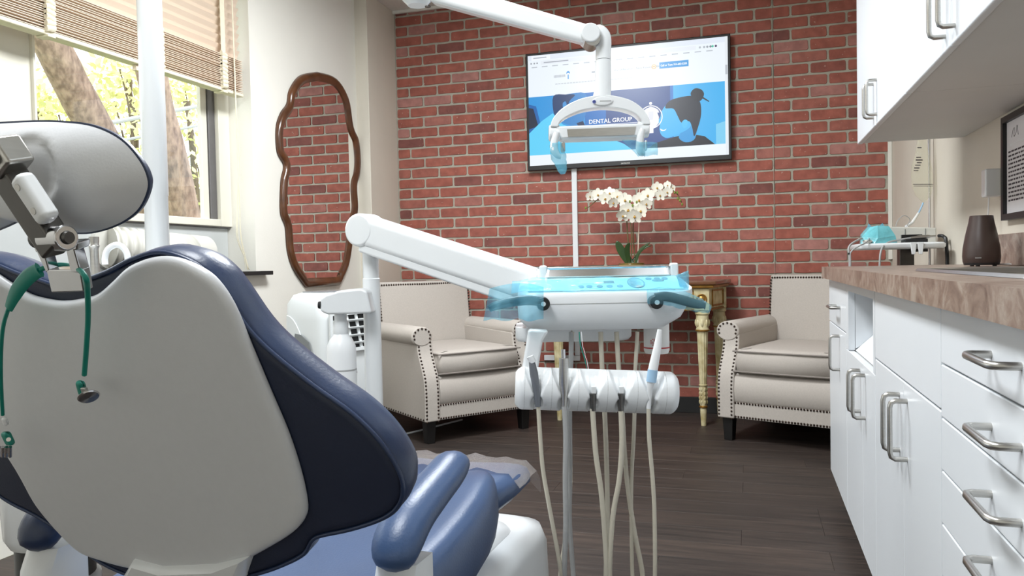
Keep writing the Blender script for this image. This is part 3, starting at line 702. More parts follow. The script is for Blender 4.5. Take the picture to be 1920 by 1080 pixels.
# browser chrome and page header
scr(R4(0, 0, 1, .045), (222, 230, 242), 'browser_tab_bar'); scr(R4(.02, .006, .12, .045), (240, 244, 250), 'browser_tab')
scr(R4(.03, .02, .1, .03), (176, 182, 192), 'tab_title')
scr(R4(.07, .055, .85, .088), (226, 232, 240), 'address_field'); scr(R4(.085, .068, .215, .076), (150, 156, 168), 'address_text')
for u in (.018, .035, .05): scr(circ(u, .072, .0045, 8), (150, 156, 166), 'browser_button')
for u, c in ((.87, (180, 186, 194)), (.89, (170, 176, 186)), (.905, (150, 156, 166)), (.92, (120, 126, 140)), (.945, (70, 50, 90)), (.93, (70, 190, 160))): scr(circ(u, .072, .0055, 10), c, 'browser_icon')
for k in range(17): scr(R4(.02+k*.055, .104, .02+k*.055+.03, .112), (178, 184, 194), 'bookmark')
for k in range(9): scr(R4(.138+k*.0068, .196, .138+k*.0068+.005, .218), (186, 192, 200), 'logo_letters')
scr(circ(.213, .185, .009, 14), (54, 150, 220), 'logo_mark'); scr(circ(.213, .197, .007, 12), (240, 240, 240), 'logo_body'); scr(R4(.2105, .2, .2155, .24), (54, 150, 220), 'logo_stem')
stx('Our Difference    New Patients    Blog    Contact', .447, .207, .024, (128, 134, 148), 1.12)
scr(R4(.335, .192, .352, .204), (150, 156, 166), 'menu_word')
scr(circ(.647, .2, .0115, 18), (216, 160, 80), 'round_badge'); scr(circ(.647, .2, .0085, 18), (244, 226, 196), 'round_badge_centre'); scr(R4(.642, .197, .652, .203), (190, 130, 60), 'round_badge_bar')
scr(R4(.674, .168, .815, .222), (52, 148, 214), 'call_button'); stx('Call or Text: 914-683-5203', .680, .204, .0235, (250, 252, 254), .86, .0004)
for k in range(26): scr(R4(.145+k*.0152, .272, .145+k*.0152+.012, .28), (192, 198, 206), 'paragraph_word')
scr(R4(.987, .0, 1, 1), (226, 232, 238), 'scroll_bar'); scr(R4(.988, .24, .998, .32), (180, 186, 194), 'scroll_thumb')
text_mesh('SAMSUNG', .012, ((TX0+TX1)/2-.03, TY-.0002, TZ0+.01), (1, 0, 0), (0, 0, 1), 'steel', tv, 'brand_lettering', depth=.0002)
# cable raceway
rc = thing('cable_raceway', 'white cable raceway running down brick wall below television', 'raceway', (-1.1, YB-.02, .33))
rx = onY(1078, 400, YB-.02).x
B().bx(rx-.017, rx+.017, YB-.026, YB-.0095, .345, TZ0+.1).obj('vertical_channel', 'white', rc, bevel=.003)
B().bx(rx-.22, rx+.017, YB-.026, YB-.0095, .31, .344).obj('horizontal_channel', 'white', rc, bevel=.003)

# ================================================================== MIRROR
mr = thing('wall_mirror', 'tall scalloped mirror in dark walnut frame on cream wall', 'mirror', (XL+.02, 4.05, .83))
out = [(590, 135), (625, 147), (648, 185), (657, 237), (667, 262), (671, 300), (669, 330), (664, 350), (666, 390), (662, 412), (657, 430), (655, 460), (648, 500), (632, 535), (571, 539), (548, 505), (537, 470), (533, 425), (524, 398), (525, 340), (530, 310), (518, 285), (516, 240), (524, 212), (536, 194), (541, 168), (560, 142)]
sharp = [Vector((XL+.004, onX(x, y, XL).y, onX(x, y, XL).z)) for x, y in out]
cen = sum(sharp, Vector())/len(sharp)
# symmetrise about the mirror axis: average left and right halves
def resample(pts, n):
    L = [0]
    for a, b_ in zip(pts, pts[1:]): L.append(L[-1]+(b_-a).length)
    o = []
    for i in range(n):
        s_ = L[-1]*i/(n-1); k = 0
        while k < len(L)-2 and L[k+1] < s_: k += 1
        f = (s_-L[k])/max(1e-9, L[k+1]-L[k]); o.append(pts[k].lerp(pts[k+1], f))
    return o
curve = smoothcurve(sharp[:14], 5) + smoothcurve(sharp[14:]+[sharp[0]], 5)[:-1]
nC = len(curve)
def inset(pts, w):
    o = []; N = len(pts)
    for i in range(N):
        t = (pts[(i+1) % N]-pts[(i-1) % N]).normalized(); nrm = Vector((0, -t.z, t.y))
        if nrm.dot(cen-pts[i]) < 0: nrm = -nrm
        o.append(pts[i]+nrm*w)
    return o
# walk is clockwise seen from the room; normal direction must be consistent
def inset2(pts, w):
    N = len(pts); area = sum(pts[i].y*pts[(i+1) % N].z-pts[(i+1) % N].y*pts[i].z for i in range(N)); sg = 1 if area > 0 else -1
    o = []
    for i in range(N):
        t = (pts[(i+2) % N]-pts[(i-2) % N]).normalized(); o.append(pts[i]+Vector((0, -t.z, t.y))*w*sg)
    return o
prof = [(0, 0), (.0, .012), (.008, .022), (.022, .027), (.036, .022), (.044, .014), (.05, .012), (.052, .005)]
rings = [[p+Vector((h, 0, 0)) for p in inset2(curve, w)] for w, h in prof]
B().rings(rings, cap=False).obj('frame', 'walnut', mr, ang=50)
q = B(); q.poly([p+Vector((.0055, 0, 0)) for p in inset2(curve, .05)]); q.obj('mirror_glass', 'mirror', mr, smooth=False)
q = B(); q.poly([p+Vector((-.002, 0, 0)) for p in curve]); q.obj('backing', 'walnut', mr, smooth=False)
# ================================================================== ARMCHAIRS
def make_armchair(label):
    t = thing('armchair', label, 'armchair', world=False, group=None)
    # side arms: S-shaped front, rolled top
    sp = [(.33, .12), (-.36, .12), (-.36, .30), (-.345, .36), (-.31, .43), (-.285, .5), (-.275, .56), (.33, .58)]
    sp = [(.33, .12), (-.36, .12), (-.36, .24)] + [(p.x, p.y) for p in smoothcurve([(-.36, .28, 0), (-.35, .35, 0), (-.318, .42, 0), (-.29, .48, 0), (-.28, .55, 0)], 4)] + [(.33, .57)]
    for s in (-1, 1):
        x0, x1 = s*.345, s*.255
        arm = B().prism([(x0, y, z) for y, z in sp], (x1-x0, 0, 0)).obj('arm', 'linen', t, bevel=.008)
        # roll
        q = B(); ring = []
        for y, k in ((-.287, .9), (-.28, 1), (-.1, 1.0), (.3, .97)):
            q_ = []
            for j in range(20):
                a = 2*math.pi*j/20; q_.append((s*.305 + s*.012 + .062*k*math.cos(a), y, .565+.052*k*math.sin(a)))
            ring.append(q_)
        q.rings(ring); q.obj('arm_roll', 'linen', arm)
        # front face nails: two rows following the S, plus round the roll
        q = B()
        def nail(p, n): 
            n = Vector(n).normalized(); a = n.orthogonal().normalized(); b_ = n.cross(a); p = Vector(p)
            q.rings([[p+(a*math.cos(2*math.pi*j/6)+b_*math.sin(2*math.pi*j/6))*.0062 for j in range(6)], [p+n*.003+(a*math.cos(2*math.pi*j/6)+b_*math.sin(2*math.pi*j/6))*.0045 for j in range(6)], [p+n*.0045+(a*math.cos(2*math.pi*j/6)+b_*math.sin(2*math.pi*j/6))*.0012 for j in range(6)]])
        fr = [Vector((0, y, z)) for y, z in sp[1:-1]]
        path = resample(fr, 24)
        for i, p in enumerate(path):
            tg = (path[min(i+1, 23)]-path[max(i-1, 0)]).normalized(); nm = Vector((0, -tg.z, tg.y)); nm = nm if nm.y < 0 else -nm
            for xx in (.336, .268): nail((s*xx, p.y, p.z)+(() if False else ()), nm) if True else None
        for j in range(9):
            a = math.radians(-20+j*27.5); nail((s*.317+s*.048*math.cos(a), -.288, .567+.04*math.sin(a)), (0, -1, 0))
        for i in range(22): nail((s*.346, -.34+i*.031, .132), (s, 0, 0))
        o = q.obj('nailhead_trim', 'nail', t, ang=80); o['kind'] = 'stuff'
    # back
    def backring(w, y0, tilt, z0, z1): pass
    q = B(); rows = [(.12, .235, .345), (.45, .255, .36), (.62, .275, .378), (.80, .30, .40), (.845, .312, .398)]
    rg = []
    for z, ya, yb in rows:
        w = .30 - max(0, .02 - (z-.5)*.02) if z < .5 else .30+ (z-.5)*.03
        rg.append([(-w, ya, z), (-w*.5, ya-.012, z), (0, ya-.016, z), (w*.5, ya-.012, z), (w, ya, z), (w, yb, z), (0, yb, z), (-w, yb, z)])
    back = q.rings(rg).obj('backrest', 'linen', t, bevel=.012)
    q = B()
    def nail2(p, n):
        n = Vector(n).normalized(); a = n.orthogonal().normalized(); b_ = n.cross(a); p = Vector(p)
        q.rings([[p+(a*math.cos(2*math.pi*j/6)+b_*math.sin(2*math.pi*j/6))*.0062 for j in range(6)], [p+n*.003+(a*math.cos(2*math.pi*j/6)+b_*math.sin(2*math.pi*j/6))*.0045 for j in range(6)], [p+n*.0045+(a*math.cos(2*math.pi*j/6)+b_*math.sin(2*math.pi*j/6))*.0012 for j in range(6)]])
    for i in range(40): nail2((-.296+i*.0152, .302 - .014*(1-abs(i-19.5)/19.5), .829), (0, -1, .12))
    for i in range(12):
        for s in (-1, 1): nail2((s*.3005, .294-.0021*i, .815-.0175*i), (0, -1, .12))
    o = q.obj('nailhead_trim', 'nail', t, ang=80); o['kind'] = 'stuff'
    # front rail
    q = B()
    pr = [(-.335, .12), (-.352, .125), (-.352, .2), (-.345, .205), (-.352, .215), (-.358, .27), (-.35, .33), (-.33, .352), (-.2, .355), (-.2, .12)]
    q.prism([(-.254, y, z) for y, z in pr], (.508, 0, 0)).obj('front_rail', 'linen', t, ang=50)
    q = B()
    for i in range(34):
        x = -.25+i*.0152
        nail2((x, -.353, .203), (0, -1, 0)); nail2((x, -.353, .132), (0, -1, 0))
    o = q.obj('nailhead_trim', 'nail', t, ang=80); o['kind'] = 'stuff'
    B().bx(-.254, .254, -.2, .235, .13, .352).obj('seat_deck', 'linen', t)
    # cushion
    q = B(); yb = .24; rg = []
    def cush(z, g):
        o = [(-.245-g, yb), (-.252-g, -.1), (-.25-g, -.33), (-.235-g, -.352-g), (0, -.36-g), (.235+g, -.352-g), (.25+g, -.33), (.252+g, -.1), (.245+g, yb)]
        return [(x, y, z + (.018*max(0, 1-abs(x)/.25)*max(0, 1-abs(y+.06)/.3) if z > .45 else 0)) for x, y in o]
    cu = B().rings([cush(.357, -.012), cush(.364, 0), cush(.42, .006), cush(.468, 0), cush(.478, -.014), cush(.482, -.06)]).obj('seat_cushion', 'linen', t, ang=60)
    for z in (.366, .469):
        pts = [Vector(p) for p in cush(z, .003)]; pts = [Vector((p.x, p.y, z)) for p in pts]
        B().tube(smoothcurve(pts, 3), .0042, 6).obj('piping', 'piping', cu)
    for x in (-.30, .30):
        for y in (-.31, .30):
            B().rings([[(x-.028, y-.028, .12), (x+.028, y-.028, .12), (x+.028, y+.028, .12), (x-.028, y+.028, .12)], [(x-.022, y-.022, 0), (x+.022, y-.022, 0), (x+.022, y+.022, 0), (x-.022, y+.022, 0)]]).obj('leg', 'blackwood', t, bevel=.003)
    return t
ac1 = make_armchair('grey linen armchair with nailhead trim beside corner column')
ac1['group'] = 'pair of grey nailhead armchairs'
ac2 = copy_tree(ac1); ac2['label'] = 'grey linen armchair with nailhead trim beside base cabinets'
a1 = math.atan2(.544, .397)
ac1.location = (-1.675, 4.245, 0); ac1.rotation_euler = (0, 0, math.radians(50))
ac2.location = (.288, 4.395, 0); ac2.rotation_euler = (0, 0, math.radians(-22))

# ================================================================== CONSOLE TABLE
tb = thing('console_table', 'ivory and gold carved console table with fluted legs under the television', 'table', (-.66, 4.7, 0))
fx0, fx1, bx0, bx1 = -1.13, -.222, -1.2, -.135; fy, by = 4.515, 4.85
TT = .80
top = [(bx0-.03, YB-.03), (bx0-.03, by-.03), (fx0-.045, fy-.045), (fx1+.045, fy-.045), (bx1+.03, by-.03), (bx1+.03, YB-.03)]
B().prism([(x, y, TT) for x, y in top], (0, 0, .022)).obj('table_top', 'tabletop', tb, bevel=.006)
def grow(p, g): c = (-.67, 4.75); return [(x+(g if x > c[0] else -g), y-(g if y < c[1] else 0)) for x, y in p]
B().prism([(x, y, TT-.018) for x, y in grow(top, -.014)], (0, 0, .0175)).obj('gilt_moulding', 'gold', tb, bevel=.005)
apr = [(bx0, YB-.04), (bx0, by), (fx0, fy), (fx1, fy), (bx1, by), (bx1, YB-.04)]
B().prism([(x, y, TT-.135) for x, y in apr], (0, 0, .116)).obj('apron', 'ivory', tb, bevel=.003)
B().prism([(x, y, TT-.146) for x, y in grow(apr, .007)], (0, 0, .0105)).obj('lower_moulding', 'gold', tb, bevel=.003)
# framed panels on the front and on the canted sides
def panel(p0, p1, z0, z1, nrm):
    p0, p1, nrm = Vector(p0), Vector(p1), Vector(nrm).normalized(); x = (p1-p0).normalized(); L = (p1-p0).length; R = Rm(x, nrm, UP); mid = (p0+p1)/2+Vector((0, 0, (z0+z1)/2))
    q = B(); w = .008
    for dx, dz, sx, sz in ((0, (z1-z0)/2, L, w), (0, -(z1-z0)/2, L, w), (L/2, 0, w, z1-z0), (-L/2, 0, w, z1-z0)): q.box(mid+x*dx+UP*dz+nrm*.003, (sx, .008, sz), R)
    q.obj('panel_moulding', 'gold', tb)
panel((fx0+.08, fy, 0), (fx1-.08, fy, 0), TT-.12, TT-.035, (0, -1, 0))
dr = Vector((bx1-fx1, by-fy, 0)).normalized(); nr = Vector((dr.y, -dr.x, 0))
panel(Vector((fx1, fy, 0))+dr*.07, Vector((bx1, by, 0))-dr*.07, TT-.12, TT-.035, nr)
nl = Vector((-nr.x, nr.y, 0)); dl = Vector((bx0-fx0, by-fy, 0)).normalized()
panel(Vector((fx0, fy, 0))+dl*.07, Vector((bx0, by, 0))-dl*.07, TT-.12, TT-.035, nl)
for (lx, ly) in ((fx0+.035, fy+.03), (fx1-.035, fy+.03), (bx0+.04, by-.02), (bx1-.04, by-.02)):
    # square block with rosette
    b = B().bx(lx-.042, lx+.042, ly-.042, ly+.042, TT-.145, TT-.02)
    blk = b.obj('leg_block', 'ivory', tb, bevel=.003)
    q = B(); q.lathe([(.0, 0), (.028, 0), (.03, .004), (.026, .007), (.018, .004), (.012, .008), (0, .01)], (lx, ly-.042, TT-.08), 18, Matrix.Rotation(math.pi/2, 3, 'X')); q.obj('rosette', 'gold', blk)
    # fluted tapered leg, lathe with flutes
    prof = [(.040, TT-.146), (.041, TT-.165), (.034, TT-.172), (.036, TT-.2), (.033, TT-.245), (.037, TT-.252)]
    b = B().lathe(prof, (lx, ly, 0), 24)
    leg = b.obj('leg', 'ivory', tb)
    q = B()
    z_t, z_b = TT-.262, .235; seg = 48; rg = []
    for i in range(9):
        f = i/8; z = z_t+(z_b-z_t)*f; r = .0315+(.0205-.0315)*f; dp = .0035 if 0 < i < 8 else 0
        rg.append([(lx+(r-dp*(1-abs(math.sin(6*2*math.pi*j/seg))))*math.cos(2*math.pi*j/seg), ly+(r-dp*(1-abs(math.sin(6*2*math.pi*j/seg))))*math.sin(2*math.pi*j/seg), z) for j in range(seg)])
    q.rings(rg).obj('fluted_shaft', 'ivory', leg, ang=25)
    for z, r, h, m in ((TT-.257, .041, .007, 'gold'), (.232, .0245, .005, 'ivory'), (.108, .024, .007, 'gold')):
        B().lathe([(r*.8, z-h), (r, z-h*.5), (r, z+h*.3), (r*.8, z+h)], (lx, ly, 0), 24).obj('ring', m, leg)
    B().lathe([(.02, .228), (.0185, .2), (.021, .16), (.019, .125), (.0175, .114)], (lx, ly, 0), 20).obj('carved_ankle', 'ivory', leg)
    q = B()
    for j in range(6):
        a = 2*math.pi*j/6
        for k in range(4): q.ball((lx+.0195*math.cos(a), ly+.0195*math.sin(a), .135+k*.024), (.006, .006, .013), 6)
    q.obj('leaf_carving', 'ivory', leg)
    B().lathe([(.0175, .1), (.019, .09), (.0145, .0), ], (lx, ly, 0), 18).obj('foot', 'ivory', leg)
    q = B()
    for j in range(8):
        a = 2*math.pi*j/8; q.ball((lx+.034*math.cos(a), ly+.034*math.sin(a), TT-.215), (.009, .009, .022), 6)
    q.obj('garland_carving', 'ivory', leg)

# ================================================================== ORCHID
oy = 4.64; oc = onY(1184, 489, oy); TZt = TT+.0225
og = thing('potted_orchid', 'white orchid with arching sprays in a glazed olive pot', 'potted plant', (oc.x, oy, TZt))
B().lathe([(.05, TZt), (.07, TZt+.01), (.085, TZt+.05), (.084, TZt+.085), (.074, TZt+.098), (.078, TZt+.106), (.07, TZt+.108), (.064, TZt+.09), (.0, TZt+.088)], (oc.x, oy, 0), 28).obj('pot', 'pot', og)
def op(px, py, dy=0): return onY(px, py, oy+dy)
zt = TZt+.09
def oleaf(px0, py0, px1, py1, w, dy):
    a = Vector((oc.x+random.uniform(-.02, .02), oy, zt)); c = op(px1, py1, dy); m = op(px0, py0, dy*.6); rg = []
    P = smoothcurve([a, m, c], 6); n = len(P)
    side = (c-a).cross(Vector((0, -1, .3))).normalized(); q = B(); nrm = side.cross((c-a).normalized())
    for i, p in enumerate(P):
        f = i/(n-1); ww = w*math.sin(math.pi*(.1+.88*f))**.7
        rg.append([p-side*ww, p-nrm*.004, p+side*ww, p+nrm*.003])
    q.rings(rg).obj('leaf', 'oleaf', og, ang=80)
oleaf(1165, 470, 1156, 452, .024, -.03); oleaf(1176, 468, 1180, 455, .016, -.05); oleaf(1200, 470, 1219, 455, .010, -.02); oleaf(1204, 468, 1222, 460, .008, .03); oleaf(1168, 472, 1162, 458, .02, .03)
for (pts) in ([(1180, 482, 0), (1176, 430, .0), (1172, 395, .0), (1150, 372, 0), (1125, 372, -.02), (1104, 388, -.02), (1097, 391, -.02)],
              [(1190, 482, 0), (1187, 430, .02), (1192, 395, .0), (1215, 375, -.01), (1245, 352, -.01), (1268, 362, -.01), (1280, 384, -.01)],
              [(1184, 482, -.02), (1184, 440, -.03), (1182, 410, -.03), (1186, 388, -.06)]):
    B().tube([op(*p) for p in pts], [.0045, .0022], 6, 6).obj('stem', 'stem', og)
B().tube([op(1196, 482), op(1198, 420), op(1199, 354)], .003, 6).obj('support_stake', 'blind', og)
def flower(px, py, dy, size, yaw, pitch, roll=0):
    c = op(px, py, dy); R = Matrix.Rotation(yaw, 3, 'Z') @ Matrix.Rotation(pitch, 3, 'X') @ Matrix.Rotation(roll, 3, 'Y'); q = B()
    for k in range(5):   # three sepals, two wide petals
        a = math.radians((90, 18, 162, 232, 308)[k]); wd = size*(.34, .52, .52, .33, .33)[k]; L = size
        d = Vector((math.cos(a), 0, math.sin(a))); s_ = Vector((-math.sin(a), 0, math.cos(a))); rg = []
        for i in range(5):
            f = (.08, .35, .65, .88, 1)[i]; ww = wd*(.35, .85, 1, .72, .12)[i]; cup = -.18*L*f*f*(1 if k in (1, 2) else .6)
            rg.append([c+R@(d*L*f - s_*ww + Vector((0, cup-.03*L, 0))), c+R@(d*L*f+Vector((0, cup, 0))), c+R@(d*L*f + s_*ww + Vector((0, cup-.03*L, 0))), c+R@(d*L*f+Vector((0, cup+.012*L, 0)))])
        q.rings(rg)
    fl_ = q.obj('flower', 'petal', og, ang=80)
    q = B(); q.ball(c+R@Vector((0, -.12*size, -.1*size)), (size*.16, size*.2, size*.16), 8); q.obj('throat', 'orch_y', fl_)
for f in [(1106, 368, -.02, .03, .5, .2), (1121, 365, -.03, .04, .3, 0), (1135, 372, -.04, .04, -.2, .3), (1143, 362, -.03, .038, .2, -.2), (1158, 368, -.05, .042, -.3, .2), (1150, 380, -.05, .035, .4, .5),
          (1172, 375, -.06, .045, .1, .1), (1178, 393, -.08, .05, -.1, .35), (1168, 404, -.07, .042, .2, .6), (1190, 405, -.09, .048, -.2, .5), (1202, 395, -.08, .045, -.4, .2), (1198, 375, -.06, .045, .3, 0), (1215, 366, -.05, .044, -.2, .1),
          (1212, 382, -.06, .036, .1, .4), (1232, 352, -.03, .036, .3, 0), (1238, 366, -.04, .035, -.3, .3), (1251, 360, -.03, .032, .2, .2), (1252, 347, -.02, .026, -.4, 0), (1262, 352, -.02, .022, -.6, .2)]:
    flower(*f)
for px, py in ((1098, 390), (1265, 361), (1271, 372), (1275, 376), (1279, 383), (1181, 378), (1194, 379), (1186, 385), (1270, 361)):
    q = B(); q.ball(op(px, py, -.1 if 1170 < px < 1200 else -.02), (.006, .006, .009), 8); q.obj('bud', 'bud', og)
# ================================================================== DENTAL CHAIR
ph = math.radians(8)
bC = onZ(315, 1073, .55); dC = Vector((math.sin(ph), math.cos(ph), 0)); sC = Vector((math.cos(ph), -math.sin(ph), 0))
rt_ = ray(132, 565); aC = CP + rt_*((bC-CP).dot(sC)/rt_.dot(sC)); uC = (aC-bC).normalized(); nC_ = sC.cross(uC).normalized()
if nC_.y > 0: nC_ = -nC_
dch = thing('dental_chair', 'navy vinyl dental chair with grey plastic back shell', 'dental chair', (bC.x, bC.y+.25, 0))
def bp2(px, py, off=0):
    p = onP(px, py, bC+nC_*off, nC_) - bC; return (p.dot(sC), p.dot(uC))
def BPt(s_, u_, n_): return bC + sC*s_ + uC*u_ + nC_*n_
def inset2d(pts, w):
    N = len(pts); area = sum(pts[i][0]*pts[(i+1) % N][1]-pts[(i+1) % N][0]*pts[i][1] for i in range(N)); sg = 1 if area > 0 else -1
    o = []
    for i in range(N):
        a, b_ = pts[(i-1) % N], pts[(i+1) % N]; tx, ty = b_[0]-a[0], b_[1]-a[1]; L = math.hypot(tx, ty) or 1
        o.append((pts[i][0]-ty/L*w*sg, pts[i][1]+tx/L*w*sg))
    return o
def half2full(px_list, off, left_px, umin, km=.88, dense=4):
    h = [bp2(x, y, off) for x, y in px_list]; h[0] = (0, h[0][1])
    l = [(-a*km, b_) for a, b_ in h[1:] if b_ > umin]; top = max(i for i, q_ in enumerate(h) if q_[1] > umin)
    l = [(-a*km, b_) for a, b_ in h[1:top+1]]
    lo = [bp2(x, y, off) for x, y in left_px]
    loop = h + lo + l[::-1]
    return [(p.x, p.y) for p in smoothcurve([(a, b_, 0) for a, b_ in loop], dense, True)]
sh = half2full([(132, 567), (160, 560), (184, 550), (208, 529), (239, 501), (283, 485), (327, 486), (371, 504), (403, 529), (434, 576), (466, 652), (503, 740), (535, 815), (558, 885), (571, 945), (568, 974), (546, 1001), (500, 1030), (453, 1054), (403, 1068), (315, 1076)], .012,
               [(240, 1067), (180, 1050), (148, 1036), (117, 1008), (85, 972), (60, 938), (28, 880)], .2)
prof = [(.001, .0045), (0, .006), (0, .009), (.0012, .0115), (.0035, .0135), (.007, .0148), (.012, .0152)]
rg = [[BPt(a, b_, n) for a, b_ in inset2d(sh, w)] for w, n in prof]
B().rings(rg).obj('back_shell', 'grey_shell', dch, ang=60)
nv = half2full([(128, 535), (165, 521), (205, 506), (250, 483), (300, 470), (355, 484), (395, 513), (425, 550), (471, 616), (518, 663), (590, 720), (663, 772), (715, 824), (751, 881), (759, 922), (746, 953), (715, 974), (660, 992), (604, 1004), (588, 1014), (574, 1037), (540, 1056), (490, 1074), (400, 1095), (315, 1100)], .0,
               [(220, 1068), (165, 1036), (112, 993), (70, 966), (30, 946), (0, 927), (-50, 885)], .24)
rg = [[BPt(a, b_, n) for a, b_ in inset2d(nv, w)] for w, n in ((.002, .001), (-.001, -.004), (-.001, -.016), (.002, -.03), (.009, -.043), (.02, -.052), (.034, -.056))]
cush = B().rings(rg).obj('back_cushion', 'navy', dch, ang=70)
rg = [[BPt(a, b_, n) for a, b_ in inset2d(nv, w)] for w, n in ((.004, .0012), (.006, .0032), (.012, .004))]
B().rings(rg).obj('back_panel', 'navy_shade', cush)
pp = [BPt(a, b_, .002) for a, b_ in inset2d(nv, .001)]
B().tube(pp+[pp[0]], .0026, 6).obj('piping', 'navy', cush, ang=80)
# light grey hinge cover under the shell
q = B()
hc = [bp2(x, y, .02) for x, y in ((248, 1052), (300, 1066), (400, 1062), (462, 1048), (440, 1110), (420, 1180), (240, 1180), (225, 1090))]
q.rings([[BPt(a, b_, -.03) for a, b_ in hc], [BPt(a, b_, .018) for a, b_ in hc], [BPt(a*.98, b_, .026) for a, b_ in inset2d(hc, .006)]]).obj('hinge_cover', 'white', dch, ang=50)
# ---- headrest
uH = (UP*math.cos(math.radians(14)) - dC*math.sin(math.radians(14))).normalized(); nH = sC.cross(uH)
if nH.y > 0: nH = -nH
rh = ray(6, 326); hC = CP + rh*((bC-CP).dot(sC)/rh.dot(sC))
hC = hC + nH*.0
def HP(s_, u_, n_): return hC + sC*s_ + uH*u_ + nH*n_
def hp2(px, py): p = onP(px, py, hC, nH)-hC; return (p.dot(sC), p.dot(uH))
hh = [hp2(*p) for p in ((6, 229), (60, 229), (120, 230), (175, 238), (225, 262), (260, 300), (276, 335), (274, 362), (256, 395), (220, 420), (170, 435), (120, 434), (60, 422), (6, 416))]
hh[0] = (0, hh[0][1]); hh[-1] = (0, hh[-1][1])
r_ = [(p.x, p.y) for p in smoothcurve([(a, b_, 0) for a, b_ in hh], 5)]; ho = r_ + [(-a, b_) for a, b_ in r_[1:-1]][::-1]
hr_t = thing  # (alias unused)
q = B(); rg = []
cx_, cy_ = 0, sum(b_ for a, b_ in ho)/len(ho)
def dome(s_, u_, r):
    n = .028*(1-r**4)
    e = math.hypot((abs(s_)-.074)/.044, (u_-.001)/.036)          # thumb recess each side
    k = max(0, min(1, (1.0-e)/.22)); k = k*k*(3-2*k)
    return n - .0065*k
for r in (1.0, .995, .985, .965, .94, .9, .85, .79, .72, .68, .64, .6, .56, .52, .48, .44, .4, .36, .32, .28, .24, .2, .14, .08, .02):
    rg.append([HP(cx_+(a-cx_)*r, cy_+(b_-cy_)*r, dome(cx_+(a-cx_)*r, cy_+(b_-cy_)*r, r)) for a, b_ in ho])
hsh = B().rings(rg).obj('headrest_shell', 'grey_shell', dch, ang=80)
rg = [[HP(a, b_, n) for a, b_ in inset2d(ho, w)] for w, n in ((.002, .0), (-.0018, -.001), (-.001, -.005), (.006, -.012), (.018, -.018), (.032, -.02))]
B().rings(rg).obj('headrest_cushion', 'navy', dch, ang=70)
# bracket along the chair axis
def HN(px, py, off): return onP(px, py, hC+nH*off, nH)
k0, k1 = HN(-4, 268, .05), HN(122, 458, .05); ax = (k1-k0).normalized(); sx = (sC - ax*sC.dot(ax)).normalized(); nz = ax.cross(sx); nz = nz if nz.y < 0 else -nz
L = (k1-k0).length; R = Rm(sx, ax, nz); mid = (k0+k1)/2
brk = B().box(mid - sx*.012, (.026, L, .024), R).obj('headrest_bar', 'steel_d', dch, bevel=.003)
bl0, bl1 = HN(28, 292, .062), HN(64, 350, .062)
B().box(k0+ax*.018+sx*.004+nz*.003, (.032, .03, .028), R).obj('bar_clamp', 'steel', brk, bevel=.004)
q = B().cyl(k0+ax*.018+sx*.006+nz*.015, k0+ax*.018+sx*.006+nz*.021, .0075, .0068, 20); q.obj('clamp_bolt', 'steel_d', brk)
pl = HN(66, 372, .058)
plate = B().box(pl, (.019, .05, .018), R).obj('cover_plate', 'white', brk, bevel=.006)
for f in (-.014, .012): B().cyl(pl+ax*f+nz*.0085, pl+ax*f+nz*.0096, .0035, None, 14).obj('plate_screw', 'steel', plate)
hg = HN(118, 446, .05)
B().cyl(hg-sC*.024, hg+sC*.006, .0125, None, 26).obj('hinge_barrel', 'chrome', brk, bevel=.002)
B().cyl(hg+sC*.0065, hg+sC*.0095, .0065, .0055, 20).obj('hinge_cap', 'steel_d', brk)
B().cyl(hg-sC*.038, hg-sC*.0245, .009, None, 20).obj('hinge_knob', 'steel_d', brk)
def F2(px, py, off=.05): return onP(px, py, bC+nC_*off, nC_)
q = B()
for poly in (((66, 468), (80, 466), (92, 508), (86, 512)), ((122, 464), (137, 462), (152, 515), (132, 512)), ((86, 506), (150, 506), (157, 547), (96, 549))):
    q.prism([F2(*p) for p in poly], nC_*-.012)
q.obj('slotted_plate', 'chrome', brk, bevel=.0015)
B().prism([F2(60, 458), F2(145, 455), F2(144, 470), F2(66, 474)], nC_*-.016).obj('plate_head', 'chrome', brk, bevel=.002)
# ---- seat, legs, arms
p2 = math.radians(3); S2 = Vector((math.cos(p2), -math.sin(p2), 0)); D2 = Vector((math.sin(p2), math.cos(p2), 0)); O2 = Vector((bC.x, bC.y, 0))
def G(s_, d_, z): return O2 + S2*s_ + D2*d_ + UP*z
def cross(d_, w, zt, zb, bol, crown=.0, seg=20):
    pts = []
    top = [(-1, .35), (-1.0, .62), (-.97, .85), (-.88, .98), (-.72, 1.0), (-.5, .95), (-.25, .9), (0, .88), (.25, .9), (.5, .95), (.72, 1.0), (.88, .98), (.97, .85), (1.0, .62), (1, .35)]
    for a, f in top:
        z = zb + (zt-zb)*f + (bol*max(0, abs(a)-.5)*2 if f > .8 else 0); pts.append(G(a*w, d_, z))
    pts += [G(.9*w, d_, zb), G(0, d_, zb-.005), G(-.9*w, d_, zb)]
    return pts
rg = [cross(-.03, .18, .445, .38, .0), cross(.03, .235, .47, .36, .005), cross(.18, .255, .48, .35, .01), cross(.36, .258, .488, .355, .02), cross(.52, .25, .505, .37, .028), cross(.62, .225, .52, .395, .026), cross(.68, .195, .515, .42, .015), cross(.715, .15, .50, .44, .0)]
seat = B().rings(rg).obj('seat', 'navy_lit', dch, ang=80, sub=1)
rg = [cross(.60, .18, .49, .43, 0), cross(.66, .205, .496, .43, 0), cross(.76, .215, .497, .435, 0), cross(.84, .212, .494, .44, 0), cross(.868, .2, .488, .45, 0)]
leg = B().rings(rg).obj('legrest', 'navy_lit', dch, ang=80)
q = B(); n_ = 18; rg = []
